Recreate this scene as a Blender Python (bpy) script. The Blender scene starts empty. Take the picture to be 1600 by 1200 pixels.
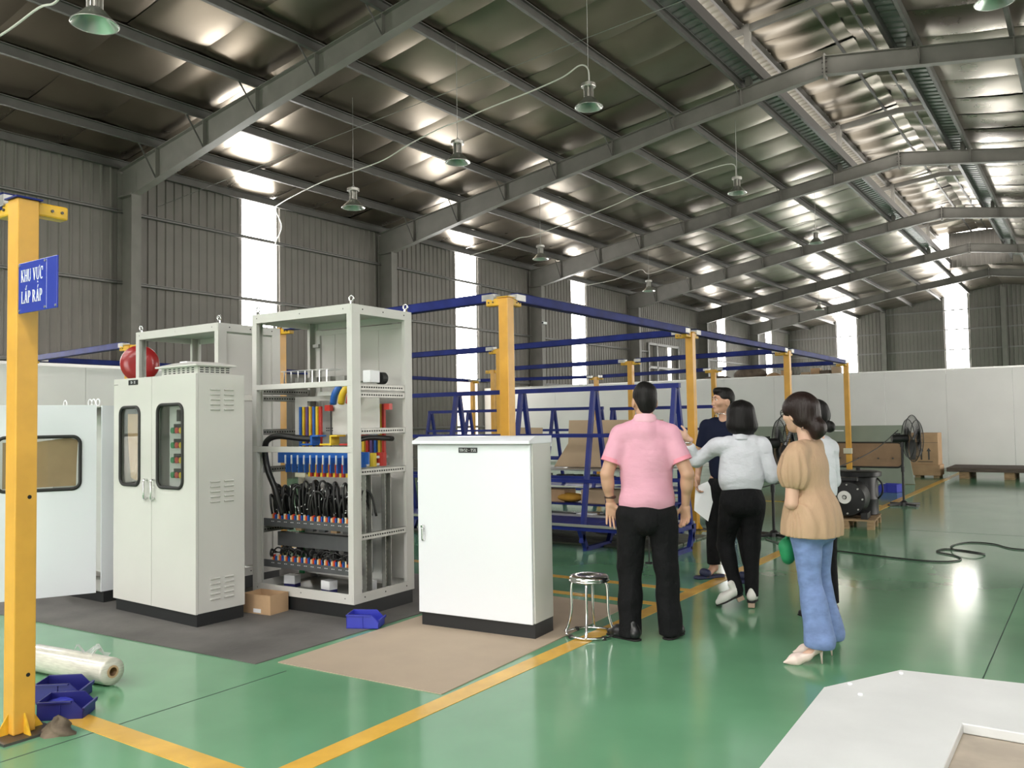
import bpy, bmesh, math, random
import numpy as np
from mathutils import Vector, Matrix
random.seed(7); np.random.seed(7)
PI = math.pi
scene = bpy.context.scene
COL = scene.collection

# ------------------------------------------------------------------ camera
CAM_YAW, CAM_PITCH, CAM_ROLL, CAM_F = 0.605213, 0.0431606, -0.0161811, 1323.63   # focal length in pixels of a 1600 wide frame
def camera_axes(y, p, r):
    fwd = Vector((-math.sin(y)*math.cos(p), math.cos(y)*math.cos(p), math.sin(p)))
    right = Vector((math.cos(y), math.sin(y), 0)); up = right.cross(fwd)
    return (math.cos(r)*right + math.sin(r)*up, -math.sin(r)*right + math.cos(r)*up, fwd)
cam_data = bpy.data.cameras.new('camera')
cam = bpy.data.objects.new('camera', cam_data); COL.objects.link(cam)
_a, _b, _c = camera_axes(CAM_YAW, CAM_PITCH, CAM_ROLL)
cam.matrix_world = Matrix(((_a.x, _b.x, -_c.x, 0), (_a.y, _b.y, -_c.y, 0), (_a.z, _b.z, -_c.z, 1.5), (0, 0, 0, 1)))
cam_data.sensor_width = 36.0; cam_data.lens = CAM_F/1600*36
cam_data.clip_start = 0.05; cam_data.clip_end = 400
scene.camera = cam

# ------------------------------------------------------------------ world, exposure
SKY_STRENGTH = 8.0
world = bpy.data.worlds.new('overcast_sky'); scene.world = world; world.use_nodes = True
bg = world.node_tree.nodes['Background']
bg.inputs['Color'].default_value = (1.0, 0.96, 0.90, 1); bg.inputs['Strength'].default_value = SKY_STRENGTH
vs = scene.view_settings
vs.view_transform = 'Standard'; vs.look = 'None'; vs.gamma = 1.0; vs.use_curve_mapping = False
vs.exposure = -0.08
scene.cycles.max_bounces = 8; scene.cycles.diffuse_bounces = 5; scene.cycles.glossy_bounces = 5
scene.cycles.transmission_bounces = 6; scene.cycles.transparent_max_bounces = 8
scene.cycles.caustics_reflective = False; scene.cycles.caustics_refractive = False
scene.cycles.sample_clamp_indirect = 12.0
ADDED_SKYLIGHT_GLOW = 15.0        # glow of the unseen rooflight sheets added over the front bays
WINDOW_GLOW = 20.0          # daylight showing through the translucent wall strips

def portal(name, loc, rot, sx, sy):
    l = bpy.data.lights.new(name, 'AREA'); l.shape = 'RECTANGLE'; l.size = sx; l.size_y = sy
    l.cycles.is_portal = True
    o = bpy.data.objects.new(name, l); COL.objects.link(o); o.location = loc; o.rotation_euler = rot
    return o
# light comes in at the unseen open roller doors (front and right) : portals only guide the sampling of the sky
portal('front_door_portal', (-3.0, -15.0, 2.9), (PI/2, 0, 0), 13.0, 5.8)
portal('side_door_portal', (9.15, 19.0, 2.4), (PI/2, 0, PI/2), 9.0, 4.8)
portal('added_far_door_portal', (9.15, 35.75, 2.4), (PI/2, 0, PI/2), 12.5, 4.8)  # unseen door added to light the far roof and gable

# ------------------------------------------------------------------ materials
MATS = {}
def mat(name, col=(.5,.5,.5), rough=.5, metal=0.0, var=0.0, vscale=3.0, bump=0.0, bscale=20.0, spec=.5, coat=0.0,
        emit=None, estr=0.0, rvar=0.0, stretch=None, col2=None, trans=0.0, alpha=1.0, bdist=.02):
    if name in MATS: return MATS[name]
    m = bpy.data.materials.new(name); m.use_nodes = True
    nt = m.node_tree; b = nt.nodes['Principled BSDF']
    b.inputs['Base Color'].default_value = (*col, 1); b.inputs['Roughness'].default_value = rough
    b.inputs['Metallic'].default_value = metal; b.inputs['Specular IOR Level'].default_value = spec
    b.inputs['Coat Weight'].default_value = coat; b.inputs['Coat Roughness'].default_value = .08
    b.inputs['Transmission Weight'].default_value = trans; b.inputs['Alpha'].default_value = alpha
    if emit: b.inputs['Emission Color'].default_value = (*emit, 1); b.inputs['Emission Strength'].default_value = estr
    co = None
    def coords():
        nonlocal co
        if co is None:
            tc = nt.nodes.new('ShaderNodeTexCoord'); mp = nt.nodes.new('ShaderNodeMapping')
            nt.links.new(tc.outputs['Object'], mp.inputs['Vector'])
            if stretch: mp.inputs['Scale'].default_value = stretch
            co = mp.outputs['Vector']
        return co
    if var > 0 or col2:
        n = nt.nodes.new('ShaderNodeTexNoise'); n.inputs['Scale'].default_value = vscale; n.inputs['Detail'].default_value = 5
        nt.links.new(coords(), n.inputs['Vector'])
        r = nt.nodes.new('ShaderNodeValToRGB')
        c2 = col2 if col2 else tuple(min(1, c*(1+var)) for c in col)
        c1 = col if col2 else tuple(c*(1-var) for c in col)
        r.color_ramp.elements[0].position = .35; r.color_ramp.elements[1].position = .68
        r.color_ramp.elements[0].color = (*c1, 1); r.color_ramp.elements[1].color = (*c2, 1)
        nt.links.new(n.outputs['Fac'], r.inputs['Fac']); nt.links.new(r.outputs['Color'], b.inputs['Base Color'])
        if rvar > 0:
            mr = nt.nodes.new('ShaderNodeMapRange'); mr.inputs['To Min'].default_value = max(0, rough-rvar); mr.inputs['To Max'].default_value = rough+rvar
            nt.links.new(n.outputs['Fac'], mr.inputs['Value']); nt.links.new(mr.outputs['Result'], b.inputs['Roughness'])
    if bump > 0:
        n2 = nt.nodes.new('ShaderNodeTexNoise'); n2.inputs['Scale'].default_value = bscale; n2.inputs['Detail'].default_value = 4
        nt.links.new(coords(), n2.inputs['Vector'])
        bp = nt.nodes.new('ShaderNodeBump'); bp.inputs['Strength'].default_value = bump; bp.inputs['Distance'].default_value = bdist
        nt.links.new(n2.outputs['Fac'], bp.inputs['Height']); nt.links.new(bp.outputs['Normal'], b.inputs['Normal'])
    MATS[name] = m
    return m

# ------------------------------------------------------------------ mesh helpers
def rz(a):
    c, s = math.cos(a), math.sin(a); return np.array([[c,-s,0],[s,c,0],[0,0,1.0]])
class MB:
    def __init__(self): self.v = []; self.f = []; self.n = 0
    def add(self, V, F):
        V = np.asarray(V, float); self.v.append(V)
        for f in F: self.f.append(tuple(int(i)+self.n for i in f))
        self.n += len(V); return self
    def box(self, c, s, R=None):
        x, y, z = s[0]/2, s[1]/2, s[2]/2
        V = np.array([[-x,-y,-z],[x,-y,-z],[x,y,-z],[-x,y,-z],[-x,-y,z],[x,-y,z],[x,y,z],[-x,y,z]])
        if R is not None: V = V @ np.asarray(R).T
        return self.add(V+np.asarray(c, float), [(3,2,1,0),(4,5,6,7),(0,1,5,4),(1,2,6,5),(2,3,7,6),(3,0,4,7)])
    def b2(self, lo, hi):
        lo = np.array(lo, float); hi = np.array(hi, float); return self.box((lo+hi)/2, np.abs(hi-lo))
    def bar(self, a, b, w, h, up=(0,0,1)):
        a = np.array(a, float); b = np.array(b, float); d = b-a; L = np.linalg.norm(d); d /= L
        u = np.array(up, float)
        if abs(d@u) > .98: u = np.array([1.,0,0])
        s = np.cross(u, d); s /= np.linalg.norm(s); u = np.cross(d, s)
        return self.box((a+b)/2, (w, L, h), np.stack([s, d, u], 1))
    def tube(self, pts, r, n=8, cap=True):
        P = [np.array(p, float) for p in pts]; k = len(P)
        rr = r if hasattr(r, '__len__') else [r]*k
        T = []
        for i in range(k):
            t = P[min(i+1,k-1)]-P[max(i-1,0)]; T.append(t/(np.linalg.norm(t)+1e-12))
        u = np.array([0,0,1.]) if abs(T[0][2]) < .9 else np.array([1.,0,0])
        V = []
        for i in range(k):
            u = u-(u@T[i])*T[i]; u /= np.linalg.norm(u)+1e-12; w = np.cross(T[i], u)
            for j in range(n):
                a = 2*PI*j/n; V.append(P[i]+rr[i]*(math.cos(a)*u+math.sin(a)*w))
        F = []
        for i in range(k-1):
            for j in range(n):
                a, b = i*n+j, i*n+(j+1)%n; F.append((a, b, b+n, a+n))
        if cap: F.append(tuple(range(n))[::-1]); F.append(tuple((k-1)*n+j for j in range(n)))
        return self.add(V, F)
    def cyl(self, a, b, r, n=16, r2=None):
        return self.tube([a, b], [r, r if r2 is None else r2], n)
    def lathe(self, prof, n=24, c=(0,0,0), R=None, cap=False):
        V = []; k = len(prof)
        for (r, z) in prof:
            for j in range(n):
                a = 2*PI*j/n; V.append((r*math.cos(a), r*math.sin(a), z))
        V = np.array(V)
        if R is not None: V = V @ np.asarray(R).T
        F = []
        for i in range(k-1):
            for j in range(n):
                a, b = i*n+j, i*n+(j+1)%n; F.append((a, b, b+n, a+n))
        if cap: F.append(tuple(range(n))[::-1]); F.append(tuple((k-1)*n+j for j in range(n)))
        return self.add(V+np.asarray(c, float), F)
    def torus(self, c, R_, r, n=24, m=8, R=None):
        V = []; F = []
        for i in range(n):
            a = 2*PI*i/n
            for j in range(m):
                b = 2*PI*j/m; q = R_+r*math.cos(b); V.append((q*math.cos(a), q*math.sin(a), r*math.sin(b)))
        V = np.array(V)
        if R is not None: V = V @ np.asarray(R).T
        for i in range(n):
            for j in range(m):
                F.append((i*m+j, ((i+1)%n)*m+j, ((i+1)%n)*m+(j+1)%m, i*m+(j+1)%m))
        return self.add(V+np.asarray(c, float), F)
    def prism(self, poly, o, ex, ey, ez, d):
        """polygon (2d) at origin o in axes ex, ey, thick d along ez"""
        o, ex, ey, ez = [np.array(q, float) for q in (o, ex, ey, ez)]
        A = [o+p[0]*ex+p[1]*ey for p in poly]; B = [q+d*ez for q in A]; k = len(poly)
        F = [tuple(range(k))[::-1], tuple(range(k, 2*k))] + [(i, (i+1)%k, (i+1)%k+k, i+k) for i in range(k)]
        return self.add(A+B, F)
    def sphere(self, c, r, n=16, m=10):
        rr = np.array(r if hasattr(r, '__len__') else (r, r, r), float)
        prof = [(math.sin(PI*i/m), -math.cos(PI*i/m)) for i in range(m+1)]
        V = []; F = []
        for (a, z) in prof:
            for j in range(n): V.append((max(a,1e-4)*math.cos(2*PI*j/n), max(a,1e-4)*math.sin(2*PI*j/n), z))
        for i in range(m):
            for j in range(n):
                p, q = i*n+j, i*n+(j+1)%n; F.append((p, q, q+n, p+n))
        return self.add(np.array(V)*rr+np.asarray(c, float), F)
    def mesh(self, name, smooth=False):
        me = bpy.data.meshes.new(name)
        V = np.concatenate(self.v) if self.v else np.zeros((0,3))
        me.from_pydata(V.tolist(), [], self.f); me.update()
        if smooth: me.polygons.foreach_set('use_smooth', [True]*len(me.polygons))
        return me
    def build(self, name, m, parent=None, smooth=False, bevel=0.0, auto=False, loc=None, fix=True):
        me = self.mesh(name, smooth or auto)
        if fix:
            bm = bmesh.new(); bm.from_mesh(me); bmesh.ops.recalc_face_normals(bm, faces=bm.faces); bm.to_mesh(me); bm.free()
        if auto: me.set_sharp_from_angle(angle=math.radians(38))
        me.materials.append(m)
        o = bpy.data.objects.new(name, me); COL.objects.link(o)
        if loc is not None: o.location = loc
        if parent is not None: o.parent = parent
        if bevel > 0:
            md = o.modifiers.new('bevel', 'BEVEL'); md.width = bevel; md.segments = 2; md.limit_method = 'ANGLE'; md.angle_limit = math.radians(40)
        return o
def put(name, me, parent=None, loc=(0,0,0), rotz=0.0, scale=(1,1,1)):
    o = bpy.data.objects.new(name, me); COL.objects.link(o); o.location = loc; o.rotation_euler = (0,0,rotz); o.scale = scale
    if parent is not None: o.parent = parent
    return o
def thing(name, label, cat, loc=(0,0,0), rotz=0.0, group=None):
    o = bpy.data.objects.new(name, None); COL.objects.link(o); o.empty_display_size = .1
    o.location = loc; o.rotation_euler = (0,0,rotz); tag(o, label, cat, group); return o
def tag(o, label=None, cat=None, group=None, kind=None):
    if label: o['label'] = label
    if cat: o['category'] = cat
    if group: o['group'] = group
    if kind: o['kind'] = kind
    return o
def struct(name, label=None, cat=None):
    o = bpy.data.objects.new(name, None); COL.objects.link(o); o['kind'] = 'structure'
    if label: o['label'] = label
    if cat: o['category'] = cat
    return o
def copy_tree(o, parent=None):
    c = o.copy(); COL.objects.link(c)
    if parent is not None: c.parent = parent
    for ch in o.children: copy_tree(ch, c)
    return c
def catmull(pts, n=6):
    P = [np.array(p, float) for p in pts]; P = [2*P[0]-P[1]]+P+[2*P[-1]-P[-2]]; out = []
    for i in range(1, len(P)-2):
        for k in range(n):
            t = k/n; a, b, c, d = P[i-1:i+3]
            out.append(.5*((2*b)+(-a+c)*t+(2*a-5*b+4*c-d)*t*t+(-a+3*b-3*c+d)*t**3))
    out.append(P[-2]); return out
# ================================================================== the hall
WX, EX = -18.75, 9.1           # inner faces of the long walls
RX = -4.83                     # ridge line
FY = [2.33+8.7*k for k in range(-2, 8)]      # portal frames
Y0, Y1 = FY[0], 63.23
def zr(x):                     # top of the rafters
    return 7.5+0.155*(min(x, 2*RX-x)-(-18.8))
PUR = [-18.62, -17.2, -15.47, -13.74, -12.0, -10.27, -8.53, -6.79]
PUR_ALL = PUR+[2*RX-x for x in PUR]

m_green = mat('green_epoxy_floor', (.14,.325,.18), .13, 0, var=.12, vscale=.9, bump=.006, bscale=2.0, rvar=.05)
m_yline = mat('yellow_floor_paint', (.72,.42,.06), .25, 0, var=.12, vscale=4)
m_sheet = mat('grey_painted_sheet', (.205,.188,.168), .5, 0, var=.06, vscale=1.2)
m_steel = mat('grey_primer_steel', (.20,.188,.168), .5, 0, var=.08, vscale=2.5)
m_purlin = mat('dark_galvanised_purlin', (.15,.145,.135), .5, .3, var=.1, vscale=3)
m_girt = mat('girt_steel', (.26,.255,.24), .45, .3)
m_foil = mat('insulation_foil', (.285,.245,.19), .29, 1.0, var=.1, vscale=.8, bump=.02, bscale=1.5, rvar=.05)
m_bare = mat('bare_roof_sheet', (.30,.30,.29), .4, .5)
m_pale = mat('pale_roof_sheet', (.62,.56,.49), .5)
m_bolt = mat('dark_bolt', (.1,.095,.09), .4, .7)
m_window = mat('translucent_daylight_sheet', (.8,.8,.78), .4, emit=(1.0,.975,.95), estr=WINDOW_GLOW)
m_dusty = mat('dusty_translucent_sheet', (.6,.55,.48), .5, emit=(1.0,.86,.74), estr=WINDOW_GLOW*.10)
m_partition = mat('white_partition_panel', (.84,.825,.81), .28, 0, var=.03, vscale=1.0)
m_alu = mat('aluminium_trim', (.6,.6,.58), .35, .8)
m_joint = mat('floor_joint', (.03,.07,.05), .7)

# ---- floor
floor = MB().b2((WX-.3, Y0-3, -.2), (EX+.3, Y1+.3, 0)).build('floor', m_green); floor['kind'] = 'structure'
floor['label'] = 'glossy green epoxy floor of the factory hall'
def floor_line(pts, w, label, n):
    o = None
    mb = MB()
    mb.bar((*pts[0], .0015), (*pts[1], .0015), w, .003)
    o = mb.build('trim_%d' % n, m_yline); o['kind'] = 'structure'; o['label'] = label
LINE_W = .115
floor_line(((-2.94, -2.0), (-2.94, 40)), .125, 'long yellow painted aisle line on the green floor', 1)
floor_line(((-4.6, 2.36), (-3.0, 2.36)), .125, 'short yellow cross line from the sign post to the aisle line', 2)
floor_line(((-9.0, 6.34), (-3.0, 6.34)), .10, 'yellow cross line behind the steel stool', 3)
floor_line(((-9.0, 6.98), (-3.0, 6.98)), .10, 'second yellow cross line behind the steel stool', 4)
floor_line(((-9.0, 10.7), (-3.0, 10.7)), .10, 'yellow cross line beside the blue racks', 5)
floor_line(((-9.0, 15.0), (-3.0, 15.0)), .10, 'far yellow cross line near the pedestal fan', 6)
for lo, hi in (((-4.13,-6,0),(-4.122,3.5,.0008)),((-.6,-6,0),(-.594,40,.0008)),((-4,12.0,0),(8,12.008,.0008)),((-4,1.4,0),(8,1.408,.0008))): MB().b2(lo, hi).build('joint', m_joint, floor)

# ---- corrugated sheets
RIB = .235
def sheet_mesh(name, nribs, zlo, zhi0, zhi1=None, axis='y', side=1, m=None):
    """trapezoid ribs, runs along +axis from 0; side = direction the ribs stand out (into the room)"""
    if zhi1 is None: zhi1 = zhi0
    W = nribs*RIB; prof = []
    for k in range(nribs):
        s = k*RIB
        prof += [(s, 0), (s+.085, 0), (s+.105, .03), (s+.14, .03), (s+.16, 0)]
    prof.append((W, 0))
    V = []; F = []
    for (s, d) in prof:
        for z in (zlo, zhi0+(zhi1-zhi0)*s/W):
            V.append((side*d, s, z) if axis == 'y' else (s, side*d, z))
    for i in range(len(prof)-1): F.append((2*i, 2*i+2, 2*i+3, 2*i+1))
    mb = MB().add(V, F); me = mb.mesh(name); me.materials.append(m or m_sheet); return me
WINS_L = [(5.7,6.88),(14.46,15.62),(23.66,24.86),(31.75,32.93),(48.95,50.2),(58.0,59.2)]
DOOR_L = (39.2, 43.2)
EAVE = 7.84
def long_wall(name, x, side, wins, gaps=(), label=None, gap_h=4.8):
    w = struct(name, label, 'wall')
    me4 = sheet_mesh('wall_sheet', 4, 0, EAVE, side=side); meg = sheet_mesh('wall_sheet', 4, gap_h, EAVE, side=side)
    cuts = sorted([(a, b, 'w') for a, b in wins]+[(g[0], g[1], 'd') for g in gaps])
    y = Y0
    for (a, b, kk) in cuts+[(Y1, Y1, 'e')]:
        L = a-y; n = max(1, round(L/(4*RIB)))
        for i in range(n): put('wall_sheet', me4, w, (x, y+i*L/n, 0), scale=(1, L/n/(4*RIB), 1))
        if kk == 'd':
            n = round((b-a)/(4*RIB))
            for i in range(n): put('wall_sheet', meg, w, (x, a+i*(b-a)/n, 0), scale=(1, (b-a)/n/(4*RIB), 1))
        y = b
    for z in (6.54, 4.87, 2.97, 1.3):
        ed = [Y0]+([q for g in gaps for q in g] if z < gap_h else [])+[Y1]; segs = [(ed[i], ed[i+1]) for i in range(0, len(ed), 2)]
        for (a, b) in segs:
            g = MB()
            g.b2((x+side*.035, a, z-.04), (x+side*.05, b, z+.04)); g.b2((x+side*.05, a, z+.028), (x+side*.12, b, z+.04)); g.b2((x+side*.05, a, z-.04), (x+side*.12, b, z-.028))
            g.b2((x+side*.11, a, z-.04), (x+side*.12, b, z-.02))
            g.build('girt', m_girt, w)
    return w
wall_left = long_wall('wall_left', WX, 1, WINS_L, [DOOR_L], 'grey corrugated steel wall along the left of the hall', 5.3)
WINS_R = [(5.7,6.88),(24.0,25.2),(44.9,46.1),(48.95,50.2),(53.4,54.6),(58.0,59.2)]  # two of the far strips are added to brighten the far gable
wall_right = long_wall('wall_right', EX, -1, WINS_R, [(14.5, 23.5), (29.5, 42.0)], 'grey corrugated steel wall on the right of the hall')  # unseen doors: near one enlarged, far one added, to brighten the far end
wn = 0
def window_strip(x, a, b, zlo, zhi, side, label):
    global wn; wn += 1
    w = struct('window_%d' % wn, label, 'window')
    n = 5; me = sheet_mesh('pane', n, 2.97, zhi, side=side, m=m_window); me2 = sheet_mesh('pane', n, zlo, 2.97, side=side, m=m_dusty)
    put('pane', me, w, (x, a, 0), scale=(1, (b-a)/(n*RIB), 1)); put('lower_pane', me2, w, (x, a, 0), scale=(1, (b-a)/(n*RIB), 1))
for i, (a, b) in enumerate(WINS_L):
    window_strip(WX, a, b, 0.0, EAVE, 1, ['tall translucent daylight strip at the near end of the left wall', 'widest bright daylight strip left of the open rack', 'bright daylight strip left of the middle yellow post', 'bright daylight strip right of the middle yellow post', 'narrow far daylight strip left of the small door', 'farthest narrow daylight strip of the left wall'][i])
for i, (a, b) in enumerate(WINS_R):
    window_strip(EX, a, b, 0.0, EAVE, -1, 'tall translucent daylight strip in the right wall out of view, number %d from the front' % (i+1))

# doorway in the left wall (open sliding door, other hall behind)
d1 = struct('door_1', 'open doorway with steel jambs in the far left wall', 'door')
mb = MB()
for y in (39.2, 40.2, 42.9): mb.b2((WX-.05, y-.06, 0), (WX+.12, y+.06, 5.35))
for z in (5.3, 4.1, 3.0): mb.b2((WX-.05, 39.2, z-.06), (WX+.12, 43.0, z+.06))
mb.build('door_frame', m_girt, d1)
lv = sheet_mesh('door_leaf', 12, 0, 5.4, side=1)
put('door_leaf', lv, d1, (WX-.12, 39.15, 0), scale=(1, 1, 1))
lv2 = sheet_mesh('door_leaf', 4, 0, 5.4, side=1)
put('door_leaf', lv2, d1, (WX-.06, 42.28, 0), scale=(1, 1, 1))

# ---- gable walls
def gable(name, y, side, wins, label, gap=None, gap_h=0):
    w = struct(name, label, 'wall')
    cuts = sorted([(a, b, 'w') for a, b in wins]+([(gap[0], gap[1], 'd')] if gap else []))
    x = WX
    def fill(a, b, zlo):
        n = max(1, round((b-a)/(4*RIB)))
        for i in range(n):
            x0 = a+(b-a)*i/n; x1 = a+(b-a)*(i+1)/n
            me = sheet_mesh('wall_sheet', 4, zlo, zr(x0)+.31, zr(x1)+.31, axis='x', side=side)
            put('wall_sheet', me, w, (x0, y, 0), scale=((x1-x0)/(4*RIB), 1, 1))
    for (a, b, kk) in cuts+[(EX, EX, 'e')]:
        fill(x, a, 0)
        if kk == 'd': fill(a, b, gap_h)
        x = b
    for z in (8.4, 7.1, 5.75, 4.4, 3.0, 1.4):
        lo = max(WX, -18.8+(z-7.4)/.155); hi = min(EX, 2*RX-lo)
        for (a, b) in ([(lo, hi)] if not gap or z > gap_h else [(lo, gap[0]), (gap[1], hi)]):
            MB().b2((a, y+side*.035, z-.04), (b, y+side*.11, z+.04)).build('girt', m_girt, w)
    for xx in (-12.1, RX, 2.4):
        if gap and gap[0] < xx < gap[1]: continue
        c = MB(); zt = zr(xx)-.05
        c.b2((xx-.15, y+side*.12, 0), (xx+.15, y+side*.135, zt)); c.b2((xx-.006, y+side*.13, 0), (xx+.006, y+side*.4, zt)); c.b2((xx-.15, y+side*.39, 0), (xx+.15, y+side*.405, zt))
        c.build('column', m_steel, w)
    return w
WINS_B = [(-15.27,-13.95), (-8.27,-6.93), (-1.0,.3)]
gable('wall_back', Y1, -1, WINS_B, 'far corrugated gable wall closing the hall above the white partition')
for i, (a, b) in enumerate(WINS_B):
    wn += 1
    w = struct('window_%d' % wn, ['left bright daylight strip in the far gable wall', 'right bright daylight strip in the far gable wall', 'daylight strip in the far gable wall beyond the frame'][i], 'window')
    me = sheet_mesh('pane', 5, 0, zr(a)+.31, zr(b)+.31, axis='x', side=-1, m=m_window); put('pane', me, w, (a, Y1, 0), scale=((b-a)/(5*RIB), 1, 1))
gable('wall_front', Y0, 1, [], 'corrugated gable wall behind the viewer with a wide open roller door', (-9.5, 3.5), 5.8)

# ---- roof: foil strips laid over the purlins
ceiling = struct('ceiling', 'reflective silver foil underside of the pitched factory roof', 'ceiling')
def foil_mesh(seed, W, xs, mirror=False):
    rs = np.random.RandomState(seed); V = []; F = []; ny = 9
    rows = []
    for i in range(len(xs)-1):
        for t in (0, .08, .25, .5, .75, .92): rows.append((xs[i]+(xs[i+1]-xs[i])*t, t))
    rows.append((xs[-1], 0))
    ph = rs.rand(6)*6.3
    for (x, t) in rows:
        for k in range(ny):
            s = k/(ny-1); y = s*W
            sag = .028*(1-(2*t-1)**2)*(1 if t > 0 else 0)
            edge = .016*math.exp(-((s*W)/.05)**2)+.016*math.exp(-(((1-s)*W)/.05)**2)
            nz = .006*math.sin(1.7*x+ph[0]+2*s)+.004*math.sin(3.7*x+ph[1])*math.sin(4*s+ph[2])+.003*math.sin(7*s+ph[3]+1.3*x)+.016*(s-.5)*math.sin(ph[4])
            if t == 0: nz *= .3
            V.append((x if not mirror else 2*RX-x, y, zr(x)+.205-sag*(.6+.4*math.sin(PI*s))+edge*.8+nz))
    for i in range(len(rows)-1):
        for k in range(ny-1): F.append((i*ny+k, i*ny+k+1, (i+1)*ny+k+1, (i+1)*ny+k))
    me = MB().add(V, F).mesh('foil_sheet', True); me.materials.append(m_foil); return me
def ribbed_slope(name, x0, z0, x1, z1, ya, yb, pitch, m, d=.03):
    V = []; F = []; y = ya; ps = []
    while y < yb-1e-6:
        for (s, h) in ((0, 0), (.4, 0), (.5, d), (.72, d), (.82, 0)): ps.append((y+s*pitch, h))
        y += pitch
    ps.append((y, 0))
    for (yy, h) in ps: V += [(x0, yy, z0+h), (x1, yy, z1+h)]
    for i in range(len(ps)-1): F.append((2*i, 2*i+1, 2*i+3, 2*i+2))
    me = MB().add(V, F).mesh(name); me.materials.append(m); return me
FW = 8.7/6
XS = [-18.95]+PUR[1:]
varsL = [foil_mesh(s, FW, XS) for s in range(7)]; varsR = [foil_mesh(20+s, FW, XS, True) for s in range(5)]
nst = int(round((Y1-Y0)/FW))
m_sky_added = mat('added_glowing_roof_sheet', (.8,.8,.78), .4, emit=(1.0,.98,.95), estr=ADDED_SKYLIGHT_GLOW)
ADDED_SKYLIGHTS = (3, 6, 9)
for q, i in enumerate(ADDED_SKYLIGHTS):          # unseen glowing sheets behind the viewer, added to brighten floor and cabinet fronts
    for s in (1, -1):
        wn += 1
        w = struct('window_%d' % wn, '%s added rooflight sheet, unseen, over the front bays on the %s slope' % (['first','second','third'][q], 'left' if s == 1 else 'right'), 'window')
        xs = [-18.7, -7.0] if s == 1 else [2*RX+18.7, 2*RX+7.0]
        put('pane', ribbed_slope('pane', xs[0], zr(xs[0])+.215, xs[1], zr(xs[1])+.215, Y0+i*FW, Y0+(i+1)*FW-.01, .29, m_sky_added, .03), w)
for i in range(nst):
    if i in ADDED_SKYLIGHTS: continue
    put('foil_sheet', varsL[(i*3+i//7) % 7], ceiling, (0, Y0+i*FW, 0)); put('foil_sheet', varsR[(i*2+i//5) % 5], ceiling, (0, Y0+i*FW, 0))
for k, x in enumerate(PUR_ALL):
    p = MB(); z = zr(x); s = 1 if x < RX else -1
    p.b2((x-.003, Y0, z), (x+.003, Y1, z+.2)); p.b2((x, Y0, z), (x+s*.075, Y1, z+.006)); p.b2((x, Y0, z+.194), (x+s*.075, Y1, z+.2))
    p.b2((x+s*.07, Y0, z), (x+s*.076, Y1, z+.02)); p.b2((x+s*.07, Y0, z+.18), (x+s*.076, Y1, z+.2))
    p.build('purlin', m_purlin, ceiling)
# bare sheet between the last purlin and the ventilator throat, pale overhang of the ventilator, its foil roof
MY1 = 50.6
for s in (1, -1):
    X = lambda x: x if s == 1 else 2*RX-x
    for k in range(int((MY1-Y0)/8.7)+1):
        ya = Y0+k*8.7; yb = min(ya+8.7, MY1)
        put('throat_sheet', ribbed_slope('throat_sheet', X(-6.79), zr(-6.79)+.21, X(-6.25), zr(-6.25)+.21, ya, yb, .29, m_bare, .035), ceiling)
        put('ventilator_sheet', ribbed_slope('ventilator_sheet', X(-7.75), 10.86, X(-6.75), 11.02, ya, yb, .29, m_pale, .03), ceiling)
    MB().b2((X(-6.25)-.04, Y0, zr(-6.25)+.02), (X(-6.25)+.04, MY1, zr(-6.25)+.28)).build('throat_beam', m_bolt, ceiling)
    for x, z in ((-6.78, 10.83), (-5.2, 11.10)):
        MB().b2((X(x)-.035, Y0, z), (X(x)+.035, MY1, z+.18)).build('ventilator_purlin', m_bolt, ceiling)
def vent_foil(seed, mirror):
    rs = np.random.RandomState(seed); V = []; F = []; ny = 9; ph = rs.rand(6)*6.3
    xs = np.linspace(-6.78, RX, 12)
    for x in xs:
        for k in range(ny):
            s = k/(ny-1); t = (x+6.78)/1.95
            V.append((x if not mirror else 2*RX-x, s*FW, 11.03+.16*t-.05*math.sin(PI*t)+.025*math.sin(5*s+ph[0]+2*x)+.02*math.sin(9*s+ph[1])+.02*math.exp(-(s*FW/.05)**2)))
    for i in range(len(xs)-1):
        for k in range(ny-1): F.append((i*ny+k, i*ny+k+1, (i+1)*ny+k+1, (i+1)*ny+k))
    me = MB().add(V, F).mesh('foil_sheet', True); me.materials.append(m_foil); return me
vl = [vent_foil(40+s, False) for s in range(4)]; vr = [vent_foil(50+s, True) for s in range(3)]
for i in range(int((MY1-Y0)/FW)):
    put('foil_sheet', vl[(i*3) % 4], ceiling, (0, Y0+i*FW, 0)); put('foil_sheet', vr[(i*2) % 3], ceiling, (0, Y0+i*FW, 0))
# closed end: sheets across the throat beyond the ventilator and its end wall
e = sheet_mesh('throat_sheet', 13, 9.3, 11.15, axis='x', side=-1, m=m_sheet); put('end_sheet', e, ceiling, (-6.3, MY1, 0), scale=(2.94/(13*RIB), 1, 1))
for s in (1, -1):
    put('foil_sheet', foil_mesh(60+s, Y1-MY1, [-6.79, -5.8, RX], s == -1), ceiling, (0, MY1, 0))
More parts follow.
